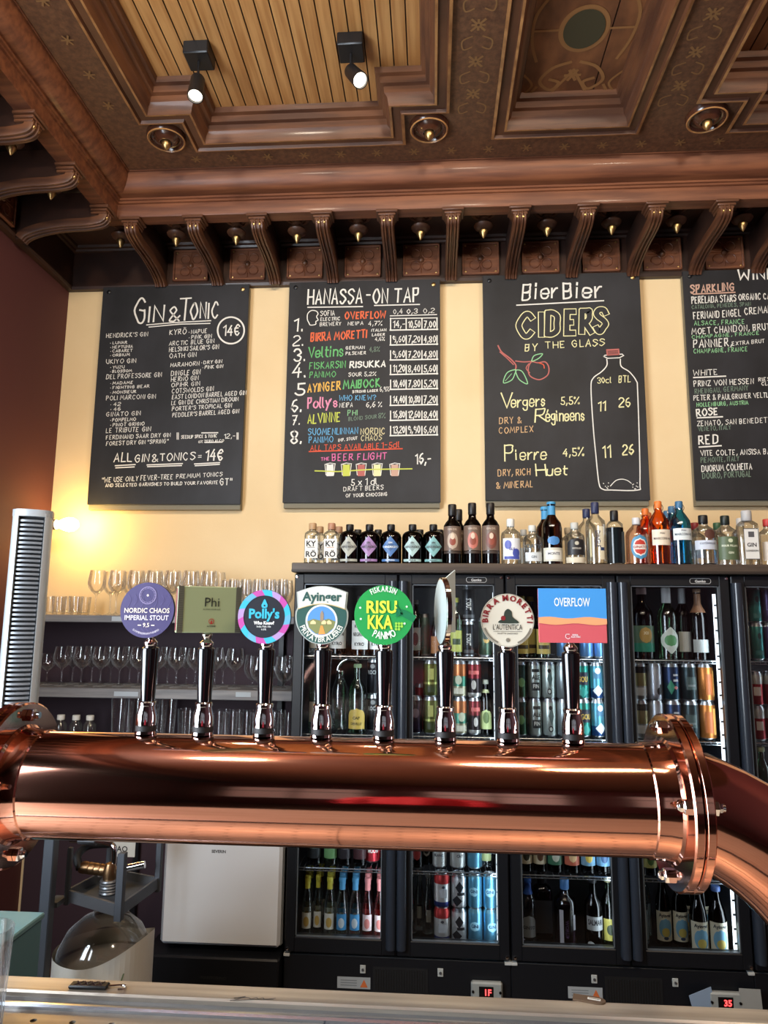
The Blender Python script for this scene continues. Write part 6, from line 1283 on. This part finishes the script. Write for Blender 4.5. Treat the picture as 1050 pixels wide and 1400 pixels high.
top(871, 3.04, 'pink gin bottle with round red and blue badge', 'jug', .2, GPINK, (206, 206, 210), [('oval', (70, 140, 180), .10, .62, .82), ('oval', (224, 220, 216), .17, .55, .62), ('oval', (190, 60, 50), .2, .52, .52), ('rect', (226, 222, 214), .31, .41, .5), ('text', 'GINATO', .335, .011, (150, 40, 36))], r=.0465, capz=.07, fill=(liq(246, 214, 200), .6))
OR_ = [('rect', (226, 214, 196), .30, .54, 1.0), ('text', 'MARCONI 46', .385, .010, (70, 50, 40)), ('text', 'POLI', .47, .007, (70, 50, 40))]
top(902, 3.05, 'orange swing-top gin bottle with white band label', 'jug', .272, GORA, (226, 120, 50), OR_, r=.0435, fill=(liq(236, 110, 24), .5), swing=True); top(884, 3.18, 'orange swing-top bottle behind and beside the pink bottle', 'jug', .262, GORA, (226, 120, 50), OR_, r=.042, swing=True); top(888, 3.30, 'rearmost orange swing-top bottle', 'jug', .262, GORA, (226, 120, 50), OR_, r=.042, swing=True)
BU = [('rect', (214, 222, 226), .38, .56, 1.0), ('text', 'MARCONI 42', .45, .010, (40, 60, 80)), ('text', 'POLI', .515, .007, (40, 60, 80))]
top(931, 3.05, 'blue swing-top gin bottle with white band label', 'jug', .272, GBLUE, (60, 110, 150), BU, r=.0435, fill=(liq(30, 110, 160), .4), swing=True); top(921, 3.18, 'second blue swing-top bottle, behind the white-banded one', 'jug', .272, GBLUE, (60, 110, 150), BU, r=.044, swing=True); top(914, 3.31, 'rearmost blue swing-top bottle', 'jug', .272, GBLUE, (60, 110, 150), BU, r=.044, swing=True)
top(963, 3.05, 'clear gin bottle with round brown seal and black cap', 'spirit', .212, GCLEAR, (22, 22, 24), [('rect', (196, 204, 220), .30, .48, 1.2), ('text', 'COTSWOLDS', .40, .008, (60, 70, 100)), ('oval', (88, 56, 48), .50, .70, .5, .2)], r=.047, capz=.05, fill=(liq(190, 210, 200), .6)); top(951, 3.19, 'clear red-capped bottle behind the brown-sealed one', 'spirit', .2, GCLEAR, (150, 50, 50), [('rect', (200, 206, 210), .2, .5, .8)], r=.042)
top(993, 3.05, 'clear bottle with dark green label and black cap', 'spirit', .21, GCLEAR, (24, 34, 30), [('rect', (84, 100, 74), .10, .56, 1.1), ('text', 'FOUR PILLARS', .36, .008, (214, 220, 200)), ('text', 'GIN', .22, .009, (214, 220, 200)), ('oval', (200, 206, 180), .44, .52, .2)], r=.045, capz=.06); top(982, 3.19, 'green-capped clear bottle behind the green-labelled one', 'spirit', .2, GCLEAR, (60, 100, 70), [('rect', (170, 180, 160), .2, .5, .8)], r=.042)
top(1023, 3.05, 'square clear bottle with framed GIN label and grey stopper', 'square', .232, GCLEAR, (180, 180, 182), [('rect', (84, 84, 88), .10, .66, .76), ('rect', (222, 222, 220), .115, .645, .70), ('text', 'GIN', .33, .016, (40, 40, 44)), ('rect', (84, 84, 88), .5, .6, .3), ('text', 'LONDON', .24, .008, (60, 60, 64))], r=.046, capz=.06); top(1014, 3.19, 'clear round-stoppered bottle behind the square framed-label bottle', 'spirit', .22, GCLEAR, (206, 206, 206), [], r=.04)
top(1051, 3.08, 'clear red-capped bottle at the end of the row', 'spirit', .2, GCLEAR, (186, 54, 50), [('rect', (200, 190, 180), .1, .5, 1.0), ('oval', (180, 60, 56), .2, .4, .4)], r=.043); top(1086, 3.06, 'clear gold-labelled bottle past the red-capped one', 'spirit', .21, GCLEAR, (190, 160, 90), [('rect', (206, 190, 140), .1, .5, 1.0)], r=.043)
# ------------------------------------------------------------------ unseen jacket and stand, added for a red reflection in the copper
t = thing('coat_stand', 'slim black coat stand on the guest side, mirrored in the copper pipe', 'coat stand', (-.06, -1.25, 0))
MB().lathe([(.2, 0), (.2, .012), (.05, .03), (.02, .05), (0, .05)], 28).build('base', BLACK, t); MB().lathe([(.016, .03), (.016, 1.74), (0, 1.76)], 16, cap=False).build('pole', BLACK, t)
for k in range(4):
    a = PI/4+k*PI/2; MB().tube(cat([(0, 0, 1.62), (.08*math.cos(a), .08*math.sin(a), 1.64), (.12*math.cos(a), .12*math.sin(a), 1.70)], 4), .008, 8).build('hook', BLACK, t)
b = MB(); n = 40; prf = [(.20, .09, 1.02), (.215, .10, 1.06), (.20, .095, 1.25), (.205, .09, 1.42), (.20, .075, 1.52), (.13, .06, 1.575), (.07, .055, 1.60), (.065, .05, 1.63)]
for i, (rx, ry, z) in enumerate(prf):
    for k in range(n):
        a = 2*PI*k/n; f = 1+(.10*math.sin(5*a+i*.4)+.05*math.sin(9*a+1))*(1 if z < 1.5 else .3); b.v.append((rx*f*math.cos(a), ry*f*math.sin(a), z))
for i in range(len(prf)-1):
    for k in range(n): b.f.append((i*n+k, i*n+(k+1) % n, (i+1)*n+(k+1) % n, (i+1)*n+k)); b.m.append(0)
RED = pm('red_cloth', srgb(176, 30, 44), .7, bump=(60, .2))
j = tag(b.build('red_jacket', RED, loc=(-.06, -1.25, 0)), 'red jacket hanging on the coat stand, mirrored in the copper pipe', 'jacket')
sm = j.modifiers.new('cloth', 'SOLIDIFY'); sm.thickness = .005; sm.offset = 1
for s in (-1, 1): MB().tube(cat([(s*.15, 0, 1.53), (s*.235, .02, 1.44), (s*.27, .03, 1.28), (s*.275, .04, 1.08), (s*.27, .04, 1.0)], 5), [.055+.012*math.sin(i*1.3) for i in range(21)], 18).build('sleeve', RED, j)

# housings made up for the added lights over the bar wall and counter
for l, where in zip(FILL_LAMPS, ('nearest the maroon wall', 'in the middle of the ceiling', 'farthest from the maroon wall')):
    t = thing('ceiling_floodlight', 'black ceiling floodlight aimed at the chalkboards, '+where, 'floodlight', l.location, 'ceiling floodlights over the guests'); t.rotation_euler = l.rotation_euler
    b = MB(); b.box(-.125, .125, -.095, .095, .012, .085, 0, .006)
    for x0, x1, y0, y1 in ((-.125, -.115, -.095, .095), (.115, .125, -.095, .095), (-.125, .125, -.095, -.085), (-.125, .125, .085, .095)): b.box(x0, x1, y0, y1, -.012, .014)
    b.build('housing', BLACK, t)
    r = MB().tube([(0, 0, 0), (0, 0, ZC-l.location.z-.002)], .012, 10).build('ceiling_arm', BLACK, t); r.rotation_mode = 'QUATERNION'; r.rotation_quaternion = l.rotation_euler.to_quaternion().inverted()
    r.location = (0, 0, .05)
t = thing('pendant_lamp', 'black box pendant lamp hanging over the counter on a thin cord', 'lamp', ADDED_PEND.location); t.rotation_euler = ADDED_PEND.rotation_euler  # box and cord made up round the added light
b = MB(); b.box(-.185, .185, -.07, .07, .01, .06, 0, .006)
for x0, x1, y0, y1 in ((-.185, -.177, -.07, .07), (.177, .185, -.07, .07), (-.185, .185, -.07, -.062), (-.185, .185, .062, .07)): b.box(x0, x1, y0, y1, -.01, .012)
b.build('shade', BLACK, t)
r = MB().tube([(0, 0, .03), (0, 0, ZC-ADDED_PEND.location.z)], .004, 8).build('cord', RUBBER, t); r.rotation_mode = 'QUATERNION'; r.rotation_quaternion = ADDED_PEND.rotation_euler.to_quaternion().inverted()
